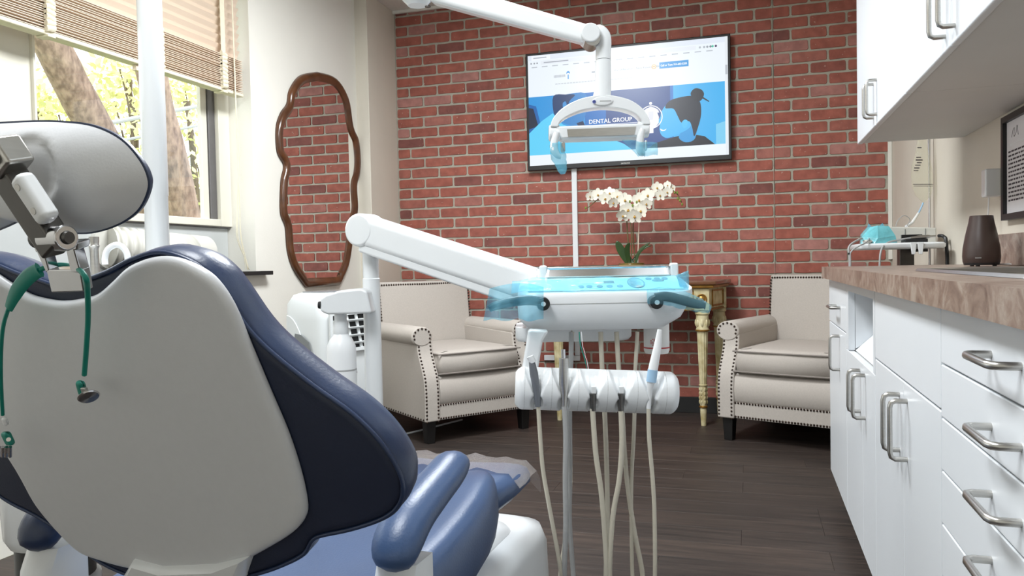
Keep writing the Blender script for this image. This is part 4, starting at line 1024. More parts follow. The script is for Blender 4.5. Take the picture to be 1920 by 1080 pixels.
for i, d_ in enumerate((.742, .78, .82, .86, .878, .884)):
    w = .222; ring = []
    for j in range(n_+1):
        f = -1+2*j/n_; wr = .0035*math.sin(j*2.3+i*1.7)+.002*math.sin(j*5.1-i)
        ring.append(G(f*w*(1+.004*math.sin(i*2+j)), d_+ (.004*math.sin(j*1.9) if i in (0,) else 0), (.503 if i < 4 else (.488, .452)[i-4]) + wr - (.03*max(0, abs(f)-.86)/.14)))
    rg.append(ring)
tco = B(); tco.rings(rg, cap=False, close=False)
tc_o = tco.obj('toe_cover', 'clearfilm', dch, ang=80)
# arms
G0 = G
def armpad(sgn):
    G = (lambda s_, d_, z: G0(s_, d_, z)) if sgn > 0 else (lambda s_, d_, z: G0(s_-.035, d_-.095, z+.005))
    pth = [G(sgn*.252, .135, .528), G(sgn*.252, .15, .558), G(sgn*.252, .185, .582), G(sgn*.252, .24, .598), G(sgn*.252, .30, .612), G(sgn*.250, .345, .622), G(sgn*.248, .37, .615)]
    P = smoothcurve(pth, 4); n = len(P); rg = []
    for i, p in enumerate(P):
        f = i/(n-1); r = (.037-.009*f)*min(1, math.sqrt(max(.03, 1-(abs(f-.5)*2)**5)))
        t = (P[min(i+1, n-1)]-P[max(i-1, 0)]).normalized(); a = S2; b_ = t.cross(a).normalized(); b_ = b_ if b_.z > 0 else -b_
        rg.append([p + a*r*1.08*math.cos(2*math.pi*j/16) + b_*r*.8*math.sin(2*math.pi*j/16) for j in range(16)])
    return B().rings(rg).obj('armrest_pad', 'navy_lit' if sgn > 0 else 'navy', dch, ang=80)  # same vinyl on both pads: one in the lit copy, one darker
for sg in (1, -1):
    armpad(sg)
    G = (lambda s_, d_, z: G0(s_, d_, z)) if sg > 0 else (lambda s_, d_, z: G0(s_-.035, d_-.095, z))
    q = B()
    rg = []
    for d0, d1, z in ((.125, .2, .25), (.125, .2, .42), (.135, .2, .5), (.15, .2, .535)):
        rg.append([G(sg*.252-.03, d0, z), G(sg*.252-.01, d0-.012, z), G(sg*.252+.01, d0-.012, z), G(sg*.252+.03, d0, z), G(sg*.252+.03, d1, z), G(sg*.252-.03, d1, z)])
    q.rings(rg).obj('armrest_support', 'white', dch, ang=60)
    B().rings([[G(sg*.2, .06, .25), G(sg*.2, .3, .25), G(sg*.2, .3, .33), G(sg*.2, .06, .33)], [G(sg*.285, .1, .25), G(sg*.285, .24, .25), G(sg*.285, .24, .33), G(sg*.285, .1, .33)]]).obj('arm_bracket', 'white', dch, bevel=.006)
G = G0
# under-structure and floor base
B().rings([[G(-.17, .02, .2), G(.17, .02, .2), G(.16, .62, .24), G(-.16, .62, .24)], [G(-.2, 0, .345), G(.2, 0, .345), G(.19, .58, .36), G(-.19, .58, .36)]]).obj('seat_frame', 'white', dch, bevel=.01)
def plan(sw, d0, d1, z, r=.07, n=5):
    out = []
    for cs, cd, a0 in ((sw-r, d1-r, 0), (-sw+r, d1-r, 90), (-sw+r, d0+r, 180), (sw-r, d0+r, 270)):
        for k in range(n+1): a = math.radians(a0+90*k/n); out.append(G(cs+r*math.cos(a), cd+r*math.sin(a), z))
    return out
base = B().rings([plan(.185, .1, 1.12, .0), plan(.188, .1, 1.12, .03), plan(.185, .1, 1.115, .09), plan(.18, .1, 1.11, .25), plan(.168, .1, 1.10, .288), plan(.14, .12, 1.07, .3)]).obj('floor_base', 'white', dch, ang=60)
B().rings([plan(.1895, .099, 1.122, .005), plan(.1895, .099, 1.122, .02)]).obj('base_bumper', 'black', base)
B().rings([plan(.125, .45, 1.0, .3005), plan(.12, .46, .99, .312), plan(.10, .48, .96, .318)]).obj('base_cover', 'white', base, ang=60)

# ================================================================== BIB HOLDER
bib = thing('bib_holder', 'teal rubber bib cord with two metal clips hung on headrest bracket', 'bib holder', tuple(F2(120, 505, .052)))
def K(px, py, off=.046): return F2(px, py, off)
B().tube([K(16, 578), K(30, 548), K(52, 520), K(74, 506)], [.002, .003, .003, .0026], 8, 6, flat=(Vector(nC_), 2.8)).obj('flat_strap', 'teal', bib, ang=80)
B().tube([K(74, 506), K(90, 500, .04), K(112, 497, .034), K(135, 500, .034), K(150, 507, .05), K(161, 522, .056), K(164, 545, .05), K(165, 595), K(162, 650), K(158, 703)], .0028, 8, 6).obj('cord', 'teal', bib, ang=80)
B().tube([K(16, 578), K(6, 612), K(2, 660), K(2, 715), K(5, 778)], .0022, 8, 6).obj('cord', 'teal', bib, ang=80)
def bx3(c, size, rot=0):
    R = Rm(sC, uC, nC_) @ Matrix.Rotation(rot, 3, 'Z'); return B().box(c, size, R)
bx3(K(10, 790), (.007, .011, .006)).obj('cord_end', 'white', bib, bevel=.003)
c1 = bx3(K(15, 822), (.0135, .019, .008), .1).obj('clip_body', 'teal', bib, bevel=.004)
q = B().cyl(K(16, 824, .0505), K(16, 824, .0512), .0026, None, 12); q.obj('rivet', 'chrome', c1)
q = B()
for dx in (-7, 0, 7): q.cyl(K(12+dx, 838, .05), K(12+dx, 856, .05), .0022, None, 8)
q.obj('clip_jaw', 'chrome', c1)
c2 = bx3(K(153, 728), (.0105, .019, .008), -.12).obj('clip_body', 'teal', bib, bevel=.004)
cc = K(166, 742, .056); R = Rm(sC, uC, nC_) @ Matrix.Rotation(-.75, 3, 'Z') @ Matrix.Rotation(1.05, 3, 'Y')
q = B(); q.lathe([(.0, 0), (.0105, .0), (.0112, .0012), (.010, .0024), (0, .003)], cc, 20, R); q.obj('clip_jaw', 'chrome', c2)
B().box(K(160, 735, .050), (.008, .011, .004), Rm(sC, uC, nC_)).obj('clip_spring', 'steel', c2, bevel=.001)

# ================================================================== CUSPIDOR UNIT + LIGHT
pb = atD(290, 300, 2.2); px0, py0 = pb.x, pb.y
cu_ = thing('cuspidor_unit', 'white dental cuspidor unit with spout and cup filler behind the chair', 'cuspidor', (-1.5, 1.5, 0))
A2 = Vector((math.cos(.15), math.sin(.15), 0)); B2 = Vector((-math.sin(.15), math.cos(.15), 0))
cc0 = Vector((-1.50, 1.50, 0))
def U(a, b_, z): return cc0 + A2*a + B2*b_ + UP*z
def up_(w, d0, d1, z, r=.06, n=5):
    out = []
    for cs, cd, a0 in ((w-r, d1-r, 0), (-w+r, d1-r, 90), (-w+r, d0+r, 180), (w-r, d0+r, 270)):
        for k in range(n+1): a = math.radians(a0+90*k/n); out.append(U(cs+r*math.cos(a), cd+r*math.sin(a), z))
    return out
B().rings([up_(.14, -.16, .2, .32), up_(.15, -.17, .21, .345), up_(.16, -.18, .22, .6), up_(.165, -.18, .23, .86), up_(.155, -.17, .22, .885), up_(.13, -.15, .20, .89)]).obj('cabinet', 'whitegl', cu_, ang=60)
q = B(); q.lathe([(.10, .8905), (.12, .905), (.128, .93), (.118, .932), (.1, .915), (.04, .9), (.0, .899)], U(-.02, -.03, 0), 30); q.obj('bowl', 'whitegl', cu_)
sp0 = atD(238, 505, 1.86); sp1 = atD(197, 505, 1.86)
B().tube([Vector((sp0.x, sp0.y, .888)), atD(240, 490, 1.86), atD(234, 468, 1.86), atD(219, 459, 1.86), atD(203, 467, 1.86), atD(197, 482, 1.86), atD(197, 496, 1.86)], .0072, 12, 6).obj('rinse_spout', 'whitegl', cu_)
cf = atD(178, 500, 1.9); q = B(); zt_ = atD(178, 444, 1.9).z
q.lathe([(.018, .888), (.016, .9), (.0105, .93), (.0095, zt_-.03), (.0125, zt_-.022), (.0105, zt_-.018), (.0115, zt_-.012), (.0115, zt_), (0, zt_)], (cf.x, cf.y, 0), 18); q.obj('cup_filler', 'steel', cu_)
B().lathe([(.085, .32), (.085, .2), (.09, .19), (.09, .06), (.14, .03), (.15, 0)][::-1], U(-.10, -.03, 0), 26).obj('pedestal', 'black', cu_)
B().lathe([(.0865, .195), (.096, .2), (.096, .215), (.0865, .22)], U(-.10, -.03, 0), 26).obj('pedestal_ring', 'white', cu_)
# light post
dl = thing('dental_light', 'white operatory light on jointed arm from a tall white post', 'dental light', (px0, py0, 0))
PTZ = 1.83
B().lathe([(.0315, .05), (.0315, 1.15), (.033, 1.152), (.033, PTZ-.03), (.03, PTZ)], (px0, py0, 0), 28).obj('post', 'whitegl', dl)
B().lathe([(.07, 0), (.07, .012), (.05, .02), (.0345, .04), (.0345, .06)], (px0, py0, 0), 28).obj('post_foot', 'white', dl)
j1 = atD(782, 4, 2.15)
A_ = Vector((px0, py0, PTZ)); J_ = Vector((j1.x, j1.y, j1.z+.035))
def beam(a, b_, w, h, name, m, parent, bev=.012, ext=0.0, seg=3, taper=1.0):
    a, b_ = Vector(a), Vector(b_); t = (b_-a).normalized(); sd = t.cross(UP).normalized(); up = sd.cross(t); r0, r1 = [], []
    for k, (x, y) in enumerate(((-1, -1), (1, -1), (1, 1), (-1, 1))):
        r0.append(a-t*ext+sd*x*w/2+up*y*h/2); r1.append(b_+t*ext+sd*x*w/2*taper+up*y*h/2*taper)
    return B().rings([r0, r1]).obj(name, m, parent, bevel=bev, seg=seg)
B().lathe([(.036, PTZ-.01), (.04, PTZ), (.04, PTZ+.05), (.03, PTZ+.06), (0, PTZ+.062)], (px0, py0, 0), 24).obj('post_joint', 'whitegl', dl)
e0 = atD(716, -12, 2.17)
beam(A_+Vector((0, 0, .03)), J_, .062, .05, 'rear_arm', 'whitegl', dl, .018, .01)
B().tube([J_+UP*.03, J_-UP*.03, J_-UP*.045], [.04, .04, .025], 20).obj('arm_joint', 'whitegl', dl)
B().cyl(atD(802, 8, 2.12)-UP*.005, atD(802, 8, 2.12)-UP*.0075, .008).obj('joint_screw', 'steel_d', dl)
el = atD(1105, 68, 2.0); st = atD(812, -14, 2.12)
beam(st, el, .06, .056, 'spring_arm', 'whitegl', dl, .014, .0, taper=.86)
k = (el-st).normalized()
B().cyl(el-FW*.036, el+FW*.036, .024, None, 26).obj('elbow_hub', 'white', dl, bevel=.004)
B().cyl(el-FW*.03+Vector((.005, 0, -.012)), el+FW*.03+Vector((.005, 0, -.012)), .02, None, 24).obj('elbow_collar', 'steel', dl)
sx_ = atD(1130, 120, 2.0)
B().tube([el+RT*.012, atD(1122, 62, 2.0), atD(1131, 72, 2.0), atD(1131, 100, 2.0), atD(1131, 112, 2.0)], [.018, .021, .0205, .019, .019], 20, 5).obj('elbow', 'whitegl', dl, ang=70)
B().tube([atD(1131, 113, 2.0), atD(1131, 150, 2.0), atD(1130, 170, 2.0), atD(1128, 190, 2.0)], [.0192, .020, .0215, .024], 22).obj('neck', 'whitegl', dl)
def Lp(px, py, off=0.): return atD(px, py, 2.0) + FW*off
# yoke arc
outer = [(1031, 240), (1036, 225), (1052, 207), (1078, 192), (1105, 184), (1128, 181), (1152, 183), (1180, 191), (1201, 205), (1213, 222), (1217, 236)]
inner = [(1203, 236), (1199, 226), (1187, 215), (1168, 208), (1150, 205), (1130, 204), (1108, 206), (1085, 211), (1062, 221), (1049, 231), (1045, 240)]
oc_ = [Vector((a, b_, 0)) for a, b_ in outer]; ic_ = [Vector((a, b_, 0)) for a, b_ in inner]
poly = smoothcurve(oc_, 4) + smoothcurve(ic_, 4)
yk = B().prism([Lp(p.x, p.y, -.022) for p in poly], FW*.044).obj('yoke', 'whitegl', dl, bevel=.006)
q = B(); q.lathe([(0, 0), (.9, 0), (1, .08), (.96, .16), (.8, .2), (0, .22)], (0, 0, 0), 30)
for v in q.b.verts: v.co = Lp(1128, 193, -.0225) + RT*v.co.x*.026 + UP*v.co.y*.0115 - FW*v.co.z*.012
q.obj('badge', 'white', yk, ang=70)
q = B(); q.lathe([(.0028, 0), (.0045, 0), (.0045, .0006), (.0028, .0006), (.0028, 0)], Lp(1112, 194.5, -.0255), 14, Rm(RT, UP, -FW)); q.obj('badge_symbol', mat('badge_blue', srgb(90, 100, 170), .4, noise=.05), yk)
B().box(Lp(1133, 193, -.0253), (.028, .0006, .0022), Rm(RT, FW, UP)).obj('badge_text', 'hose_g', yk)
# lamp bar
bar = [(1040, 239), (1206, 233), (1200, 258), (1052, 263)]
lb = B().prism([Lp(x, y, -.02) for x, y in bar], FW*.07).obj('lamp_housing', 'white', dl, bevel=.006)
B().prism([Lp(x, y, -.0212) for x, y in ((1062, 245), (1190, 240), (1187, 255), (1064, 259))], FW*.001).obj('lamp_reflector', 'steel', lb)
for (x0, x1, yy) in ((1029, 1050, 250), (1195, 1216, 243)):
    B().cyl(Lp(x0, yy, .0), Lp(x1, yy, .0), .0205, None, 24).obj('end_knuckle', 'whitegl', dl, bevel=.004)
for side, pts in ((0, [(1043, 252), (1038, 270), (1038, 284), (1044, 294), (1052, 298)]), (1, [(1201, 246), (1197, 262), (1196, 280), (1199, 290), (1205, 291)])):
    B().tube([Lp(x, y, -.03) for x, y in pts], [.0075, .0095, .0105, .0085, .005], 14, 5).obj('handle', 'whitegl', dl)
    c = Lp(1054 if side == 0 else 1207, 279 if side == 0 else 276, -.028)
    B().box(c, (.011 if side == 0 else .006, .016, .026), Rm(RT, FW, UP)).obj('switch_pod', 'steel' if side == 0 else 'white', dl, bevel=.004)
# barrier sleeves on light handles
def sheet(pxs, dist, m, name, label, wr=.004, n=8, thick=.0008, group=None, bulge=.0):
    """thin crumpled film: four corner pixels on the plane at `dist`, real double sheet"""
    P = [atD(*p, dist) for p in pxs]; q = B(); g = []
    random.seed(len(name)+int(pxs[0][0]))
    ph_ = [random.uniform(0, 6) for _ in range(6)]
    for i in range(n+1):
        row = []
        for j in range(n+1):
            f, h = i/n, j/n; p = (P[0]*(1-f)+P[1]*f)*(1-h) + (P[3]*(1-f)+P[2]*f)*h
            w = wr*(math.sin(f*7+ph_[0]+h*2)+.6*math.sin(f*13+ph_[1]-h*4)+.5*math.sin(h*9+ph_[2])) - bulge*math.sin(math.pi*f)*math.sin(math.pi*h)
            row.append(p+FW*w+UP*wr*.25*math.sin(f*11+ph_[3]))
        g.append(row)
    V_ = [[q.b.verts.new(p) for p in r] for r in g]
    for i in range(n):
        for j in range(n): q.face([V_[i][j], V_[i+1][j], V_[i+1][j+1], V_[i][j+1]])
    o = q.obj(name, m, None, ang=180); sd = o.modifiers.new('solid', 'SOLIDIFY'); sd.thickness = thick
    if label: tag(o, label, 'plastic film', group)
    return o
def sleeve(pts, rad, m, label, flatk=.6, name='barrier_sleeve', rn=.12):
    P = smoothcurve(pts, 5); n = len(P); rr_ = [rad[0]+(rad[1]-rad[0])*math.sin(math.pi*min(1, i/(n-1)*1.0))+ (rad[2]-rad[0])*(i/(n-1)) for i in range(n)]
    q = B(); rg = []; a = RT
    for i in range(n):
        t = (P[min(i+1, n-1)]-P[max(i-1, 0)]).normalized(); a = (a-t*a.dot(t)).normalized(); b_ = t.cross(a)
        rg.append([P[i]+(a*math.cos(2*math.pi*j/14)+b_*math.sin(2*math.pi*j/14)*flatk)*rr_[i]*(1+rn*math.sin(j*2.7+i*1.1)) for j in range(14)])
    o = q.rings(rg).obj(name, m, None, ang=180); return tag(o, label, 'plastic film')
sleeve([Lp(1042, 272, -.032), Lp(1044, 290, -.032), Lp(1050, 310, -.034), Lp(1054, 329, -.034)], (.015, .022, .006), 'film2', 'blue plastic sleeve hanging from one light handle')
sheet([(1165, 262), (1232, 268), (1233, 290), (1196, 293)], 1.955, 'film', 'barrier_sleeve', 'crumpled blue plastic sleeve on light handle over the screen', .004)
# ================================================================== DELIVERY UNIT
pd = atD(698, 600, 2.5); dpx, dpy = pd.x, pd.y
du = thing('delivery_unit', 'white dental delivery unit with control head, hoses and instrument holder', 'dental unit', (dpx, dpy, 0))
ztop = atD(698, 452, 2.5).z
B().lathe([(.0275, .0), (.0275, ztop-.12), (.0255, ztop-.118), (.0255, ztop+.05)], (dpx, dpy, 0), 28).obj('post', 'whitegl', du)
B().lathe([(.17, 0), (.17, .012), (.15, .02), (.04, .03), (.0285, .06), (.0285, .09)], (dpx, dpy, 0), 30).obj('post_foot', 'white', du)
# arm
aw = math.radians(-2.0)+YAW; HR = Vector((math.cos(aw), math.sin(aw), 0)); HA = Vector((-math.sin(aw), math.cos(aw), 0)); HC = atD(1130, 560, 2.0)
MP = 2.0/F
def Hd(x, y, z): return HC + HR*x + HA*y + UP*z
a0 = atD(686, 432, 2.47); a1 = Hd(-.10, .20, .005)
beam(a0, a1, .085, .098, 'arm', 'whitegl', du, .024, .0, 4)
tt = (a1-a0).normalized(); sd_ = tt.cross(UP).normalized(); upn = sd_.cross(tt)
beam(a0-upn*.052+tt*.01, a1-upn*.052, .07, .03, 'arm_underside', 'white', du, .008)
B().tube([a0-sd_*.044, a0+sd_*.044], .052, 26).obj('arm_pivot', 'whitegl', du, bevel=.01)
# bottle bracket + water bottle
bo = [(600, 560), (610, 553), (636, 545), (676, 541), (688, 546), (697, 588), (614, 590), (600, 584)]
bk_ = B().prism([atD(x, y, 2.40) for x, y in bo], FW*.13).obj('bottle_bracket', 'white', du, bevel=.008)
q = B().cyl(atD(601, 572, 2.41), atD(597, 572, 2.41), .012, .011, 14); q.obj('bracket_socket', 'black', bk_)
bt = atD(640, 650, 2.45); zz = lambda y: atD(640, y, 2.45).z
bot = B().lathe([(.0, zz(790)), (.044, zz(790)), (.0455, zz(780)), (.0455, zz(660)), (.044, zz(648)), (.035, zz(636)), (.024, zz(628)), (.021, zz(620))], (bt.x, bt.y, 0), 28).obj('water_bottle', 'milky', du)
B().lathe([(.0215, zz(629)), (.0235, zz(626)), (.0235, zz(604)), (.019, zz(600)), (.019, zz(588))], (bt.x, bt.y, 0), 24).obj('bottle_collar', 'white', bot)
B().lathe([(.0458, zz(694)), (.0461, zz(693)), (.0461, zz(692)), (.0458, zz(691))], (bt.x, bt.y, 0), 28).obj('bottle_mark', 'hose_g', bot)
# head body
def hplan(x0, x1, y0, y1, zf, zb, r=.045, n=5):
    out = []
    for cx, cy, a0_ in ((x1-r, y1-r, 0), (x0+r, y1-r, 90), (x0+r, y0+r, 180), (x1-r, y0+r, 270)):
        for k in range(n+1):
            a = math.radians(a0_+90*k/n); x, y = cx+r*math.cos(a), cy+r*math.sin(a); f = min(1, max(0, (y-y0)/.16)); out.append(Hd(x, y, zf+(zb-zf)*f))
    return out
hb_ = B().rings([hplan(-.185, .155, .03, .28, -.082, -.082), hplan(-.192, .162, .02, .29, -.08, -.08), hplan(-.217, .205, .003, .3, -.052, -.052), hplan(-.219, .225, .0, .31, -.02, -.01), hplan(-.218, .236, .001, .312, .004, .04), hplan(-.212, .236, .006, .312, .014, .05), hplan(-.2, .226, .018, .30, .017, .053)]).obj('control_head', 'white', du, ang=45)
B().rings([hplan(-.2195, .2262, -.0006, .3106, -.0125, -.0045), hplan(-.2195, .2262, -.0006, .3106, -.011, -.003)]).obj('head_seam', 'hose_g', hb_)
# sloped touch panel
def Pn(px, f, h=.0): x = (px-1130)*MP; return Hd(x, .022+f*.135, .0185+f*.034+h)
pn = B(); pn.prism([Pn(990, .03), Pn(1285, .03), Pn(1285, .97), Pn(990, .97)], UP*.002); pn = pn.obj('touch_panel', mat('pale_aqua_panel', srgb(196, 232, 236), .3, noise=.04, nscale=8), hb_)
pbk = mat('panel_button', srgb(84, 128, 142), .4, noise=.1)
def pbtn(px, f, rx, rf, name='button', m=pbk):
    q = B(); N = 18; c = [Pn(px+rx*math.cos(2*math.pi*i/N), f+rf*math.sin(2*math.pi*i/N), .0022) for i in range(N)]
    q.prism(c, UP*.0014).obj(name, m, hb_)
for px in (1092, 1108, 1128, 1147, 1167): pbtn(px, .25, 6, .09)
pbtn(1200, .45, 17, .36, 'dial_ring'); pbtn(1200, .45, 14.5, .3, 'dial', mat('dial_pale', srgb(190, 226, 232), .3, noise=.03))
for dx, df in ((0, .2), (0, -.2), (9, 0), (-9, 0)): pbtn(1200+dx, .45+df, 4, .07, 'dial_key', M['white'])
for px in (1228, 1245, 1260): pbtn(px, .72, 6, .08)
pbtn(1245, .6, 12, .08)
pn2 = B(); pn2.prism([Pn(1092, .45, .0022), Pn(1160, .45, .0022), Pn(1160, .72, .0022), Pn(1092, .72, .0022)], UP*.001); pn2.obj('display', 'white', hb_)
pn2 = B(); pn2.prism([Pn(1138, .46, .0034), Pn(1158, .46, .0034), Pn(1158, .6, .0034), Pn(1138, .6, .0034)], UP*.0006); pn2.obj('display_digits', 'steel_d', hb_)
# handles
for (pv, pts) in (((1018, 569), [(1018, 566), (990, 563), (960, 566), (930, 573), (917, 579)]), ((1228, 566), [(1228, 558), (1250, 556), (1280, 563), (1305, 570), (1322, 572)])):
    c = atD(*pv, 1.985)
    hv_ = B().cyl(c+FW*.03, c-FW*.028, .017, None, 24).obj('handle_pivot', 'black', du, bevel=.003)
    B().tube([atD(x, y, 1.965) for x, y in pts], [.0115, .0125, .0125, .0115, .008], 14, 5, flat=(UP, .75)).obj('handle', 'black', du)
    B().cyl(c-FW*.0285, c-FW*.032, .006, None, 14).obj('pivot_cap', 'white', hv_)
# arm mount housing under the head
B().rings([hplan(-.225, .085, .12, .36, -.121, -.121, .06), hplan(-.23, .092, .115, .365, -.112, -.112, .06), hplan(-.23, .092, .115, .365, -.0825, -.0825, .06)]).obj('arm_mount', 'white', du, ang=50)
# holder leg and holder bar
B().prism([atD(x, y, 1.96) for x, y in ((991, 618), (1030, 620), (1018, 640), (1008, 700), (978, 700), (988, 640))], FW*.05).obj('holder_leg', 'white', du, bevel=.008)
zb_ = atD(1117, 732, 1.95).z; cB0 = atD(966, 727, 1.95); cB1 = atD(1268, 737, 1.95)
axb = (cB1-cB0).normalized()
Lb = (cB1-cB0).length
az = (UP-axb*UP.dot(axb)).normalized(); ay = axb.cross(az); ay = ay if ay.dot(FW) < 0 else -ay      # ay: towards the dentist side
pods = [1006, 1056, 1109, 1162, 1218]
def podc(px): return cB0+axb*(Lb*(px-966)/(1268-966))
def scoop(t_, c_, s_):
    """how far the shell of the holder is pressed in at axial place t_, direction (up c_, front s_)"""
    d_ = 0.
    if s_ < -.05: return 0.
    h = .053*c_
    for px in pods:
        dx = abs(t_ - Lb*(px-966)/(1268-966))
        w = .0095+.021*max(0, min(1, (h+.008)/.05))
        if h > -.014 and dx < w: k = 1-(dx/w)**2; d_ = max(d_, .017*min(1, k*1.5)*min(1, max(0, s_+.05)*4+.2)*min(1, (h+.014)/.012))
        e = (dx/.0165)**2+((h+.03)/.022)**2
        if e < 1: d_ = max(d_, .009*min(1, (1-e)*2))
        if dx < .0065: d_ = max(d_, .019*min(1, max(0, s_+.05)*4))
    return d_
rgb = []; NA = 190
for i in range(NA+1):
    t_ = Lb*i/NA; e = min(t_, Lb-t_); r = .053 if e > .02 else .053-.014*(1-e/.02)**2.2
    ring = []
    for j in range(56):
        a = 2*math.pi*j/56; c_, s_ = math.cos(a), math.sin(a); rr_ = r-scoop(t_, c_, s_); ring.append(cB0+axb*t_+(az*c_+ay*s_)*rr_)
    rgb.append(ring)
hold = B().rings(rgb).obj('instrument_holder', 'white', du, ang=60)
for px in (983, 1033, 1082, 1135, 1190, 1243):
    f = podc(px); q = B(); q.rings([[f+axb*d_+(az*math.cos(2*math.pi*j/36)+ay*math.sin(2*math.pi*j/36))*r for j in range(36)] for d_, r in ((-.0008, .0526), (-.0003, .0532), (.0003, .0532), (.0007, .0526))], cap=False); q.obj('holder_seam', 'hose_g', hold)
DI = 1.905
def T(px, py, d_=DI): return atD(px, py, d_)
# instruments
i1 = B().tube([T(997, 678), T(1001, 700), T(1006, 730), T(1009, 762)], [.0075, .0105, .009, .0075], 14).obj('handpiece', 'gauge', du)
B().tube([T(994, 668), T(999, 680)], [.009, .0085], 12).obj('handpiece_tip', 'white', i1)
i2 = B().tube([T(1057, 672), T(1057, 720), T(1058, 735), T(1058, 762)], [.0115, .012, .0085, .0065], 16).obj('suction_handpiece', 'steel', du)
B().cyl(T(1056, 655), T(1056.5, 673), .0052, None, 12).obj('suction_tip', 'chrome', i2)
for px in (1110, 1162):
    h = B().box(T(px+3, 731, 1.91), (.0115, .012, .018), Rm(RT, FW, UP)).obj('empty_cradle', 'white', du, bevel=.002)
    B().tube([T(px+1, 738), T(px+2, 770)], [.0075, .0068], 12).obj('hose_coupling', 'steel_d', du)
i5 = B().tube([T(1237, 618), T(1233, 650), T(1226, 684), T(1224, 694)], [.0055, .0095, .0115, .0115], 16).obj('air_water_syringe', 'milky', du)
B().tube([T(1224, 693), T(1221, 716)], [.0122, .0124], 16).obj('syringe_band', 'ltblue', i5)
B().tube([T(1221, 716), T(1218, 728), T(1217, 745), T(1216, 766)], [.0105, .0075, .0062, .0058], 14).obj('syringe_neck', 'white', i5)
# hoses: down from the holder, loop near the floor, back up behind to the head
def hose_(front, back, r, m):
    F_ = [T(x, y) for x, y in front]; K_ = [atD(x, y, 2.06) for x, y in back]
    f0, b0 = F_[-1], K_[0]; lo = min(f0.z, b0.z)
    pts = F_ + [f0+(b0-f0)*.12-UP*.07, (f0+b0)/2-UP*max(.02, min(.11, lo-.03)), f0+(b0-f0)*.88-UP*.07] + K_
    B().tube(pts, r, 12, 6).obj('hose', m, du, ang=70)
hose_([(1009, 758), (1013, 820), (1018, 880), (1030, 950), (1043, 1020), (1053, 1082)], [(1050, 1080), (1063, 985), (1070, 900), (1068, 770), (1072, 640), (1074, 622)], .0052, 'hose_t')
hose_([(1058, 758), (1061, 820), (1060, 900), (1061, 980), (1058, 1082)], [(1075, 1080), (1068, 980), (1069, 880), (1068, 770), (1071, 660), (1071, 622)], .0066, 'hose_g')
hose_([(1111, 766), (1117, 850), (1127, 920), (1134, 1000), (1138, 1082)], [(1136, 1080), (1139, 980), (1138, 890), (1134, 780), (1129, 690), (1126, 622)], .0064, 'hose_t')
hose_([(1164, 766), (1166, 830), (1161, 900), (1149, 970), (1143, 1082)], [(1205, 1080), (1190, 1000), (1178, 920), (1171, 850), (1166, 760), (1160, 690), (1156, 622)], .0064, 'hose_t')
hose_([(1216, 762), (1217, 820), (1223, 890), (1227, 960), (1228, 1082)], [(1186, 1080), (1184, 980), (1184, 900), (1189, 800), (1191, 700), (1194, 645), (1195, 622)], .0052, 'hose_t')
for (c, pts) in (('teal', [(1086, 622), (1088, 645), (1095, 668), (1101, 692)]), (mat('red_wire', srgb(170, 44, 48), .5, noise=.1), [(1092, 640), (1094, 655), (1099, 672), (1102, 692)]), ('white', [(1090, 622), (1093, 650), (1099, 672), (1103, 692)])):
    B().tube([atD(x, y, 2.0) for x, y in pts], .0016, 6, 5).obj('wire', c, du)
# hanging bottle with red print
rb = atD(1231, 640, 2.12); zr = lambda y: atD(1231, y, 2.12).z
bt2 = B().lathe([(0, zr(662)), (.031, zr(662)), (.0345, zr(656)), (.0345, zr(628)), (.0345, zr(600))], (rb.x, rb.y, 0), 26).obj('solution_bottle', 'bottlecl', du)
B().lathe([(.0347, zr(652)), (.035, zr(651.5)), (.035, zr(650.2)), (.0347, zr(649.5))], (rb.x, rb.y, 0), 26).obj('red_line', 'inkred', bt2)
q = B()
for k in range(5):
    for j in range(6):
        if (k*3+j*5) % 4 == 0: continue
        x = -.02+j*.004; y0_ = rb.y
        c = rb + RT*x - FW*math.sqrt(max(0, .0352**2-x*x)); q.box((c.x, c.y, zr(634+k*2.7)), (.003, .0006, .0022), Rm(RT, FW, UP))
q.obj('red_print', 'inkred', bt2)
# stainless tray on top, with its corner clips
tza = atD(1145, 520, 2.14).z; tz = tza-HC.z
for px in (1026, 1272): B().box(Hd((px-1130)*MP*1.07+.002, .16, tz+.006), (.022, .03, .06), Rm(HR, HA, UP)).obj('tray_clip', 'white', hb_, bevel=.006)
B().rings([hplan(-.16, .205, .15, .30, tz-.011, tz-.011, .02), hplan(-.16, .205, .15, .30, tz-.001, tz-.001, .02)]).obj('tray_mat', 'black', hb_)
tr = B().rings([hplan(-.152, .199, .165, .40, tz, tz, .03), hplan(-.168, .215, .145, .420, tz+.002, tz+.002, .035), hplan(-.17, .217, .143, .422, tz+.005, tz+.005, .035), hplan(-.166, .213, .150, .416, tz+.024, tz+.024, .035), hplan(-.170, .217, .146, .420, tz+.0275, tz+.0275, .038), hplan(-.170, .217, .146, .420, tz+.0295, tz+.0295, .038), hplan(-.162, .209, .151, .414, tz+.027, tz+.027, .03), hplan(-.152, .198, .163, .402, tz+.004, tz+.004, .03)]).obj('instrument_tray', 'tray', ang=40)
tag(tr, 'shallow stainless steel instrument tray on top of the control head', 'tray')
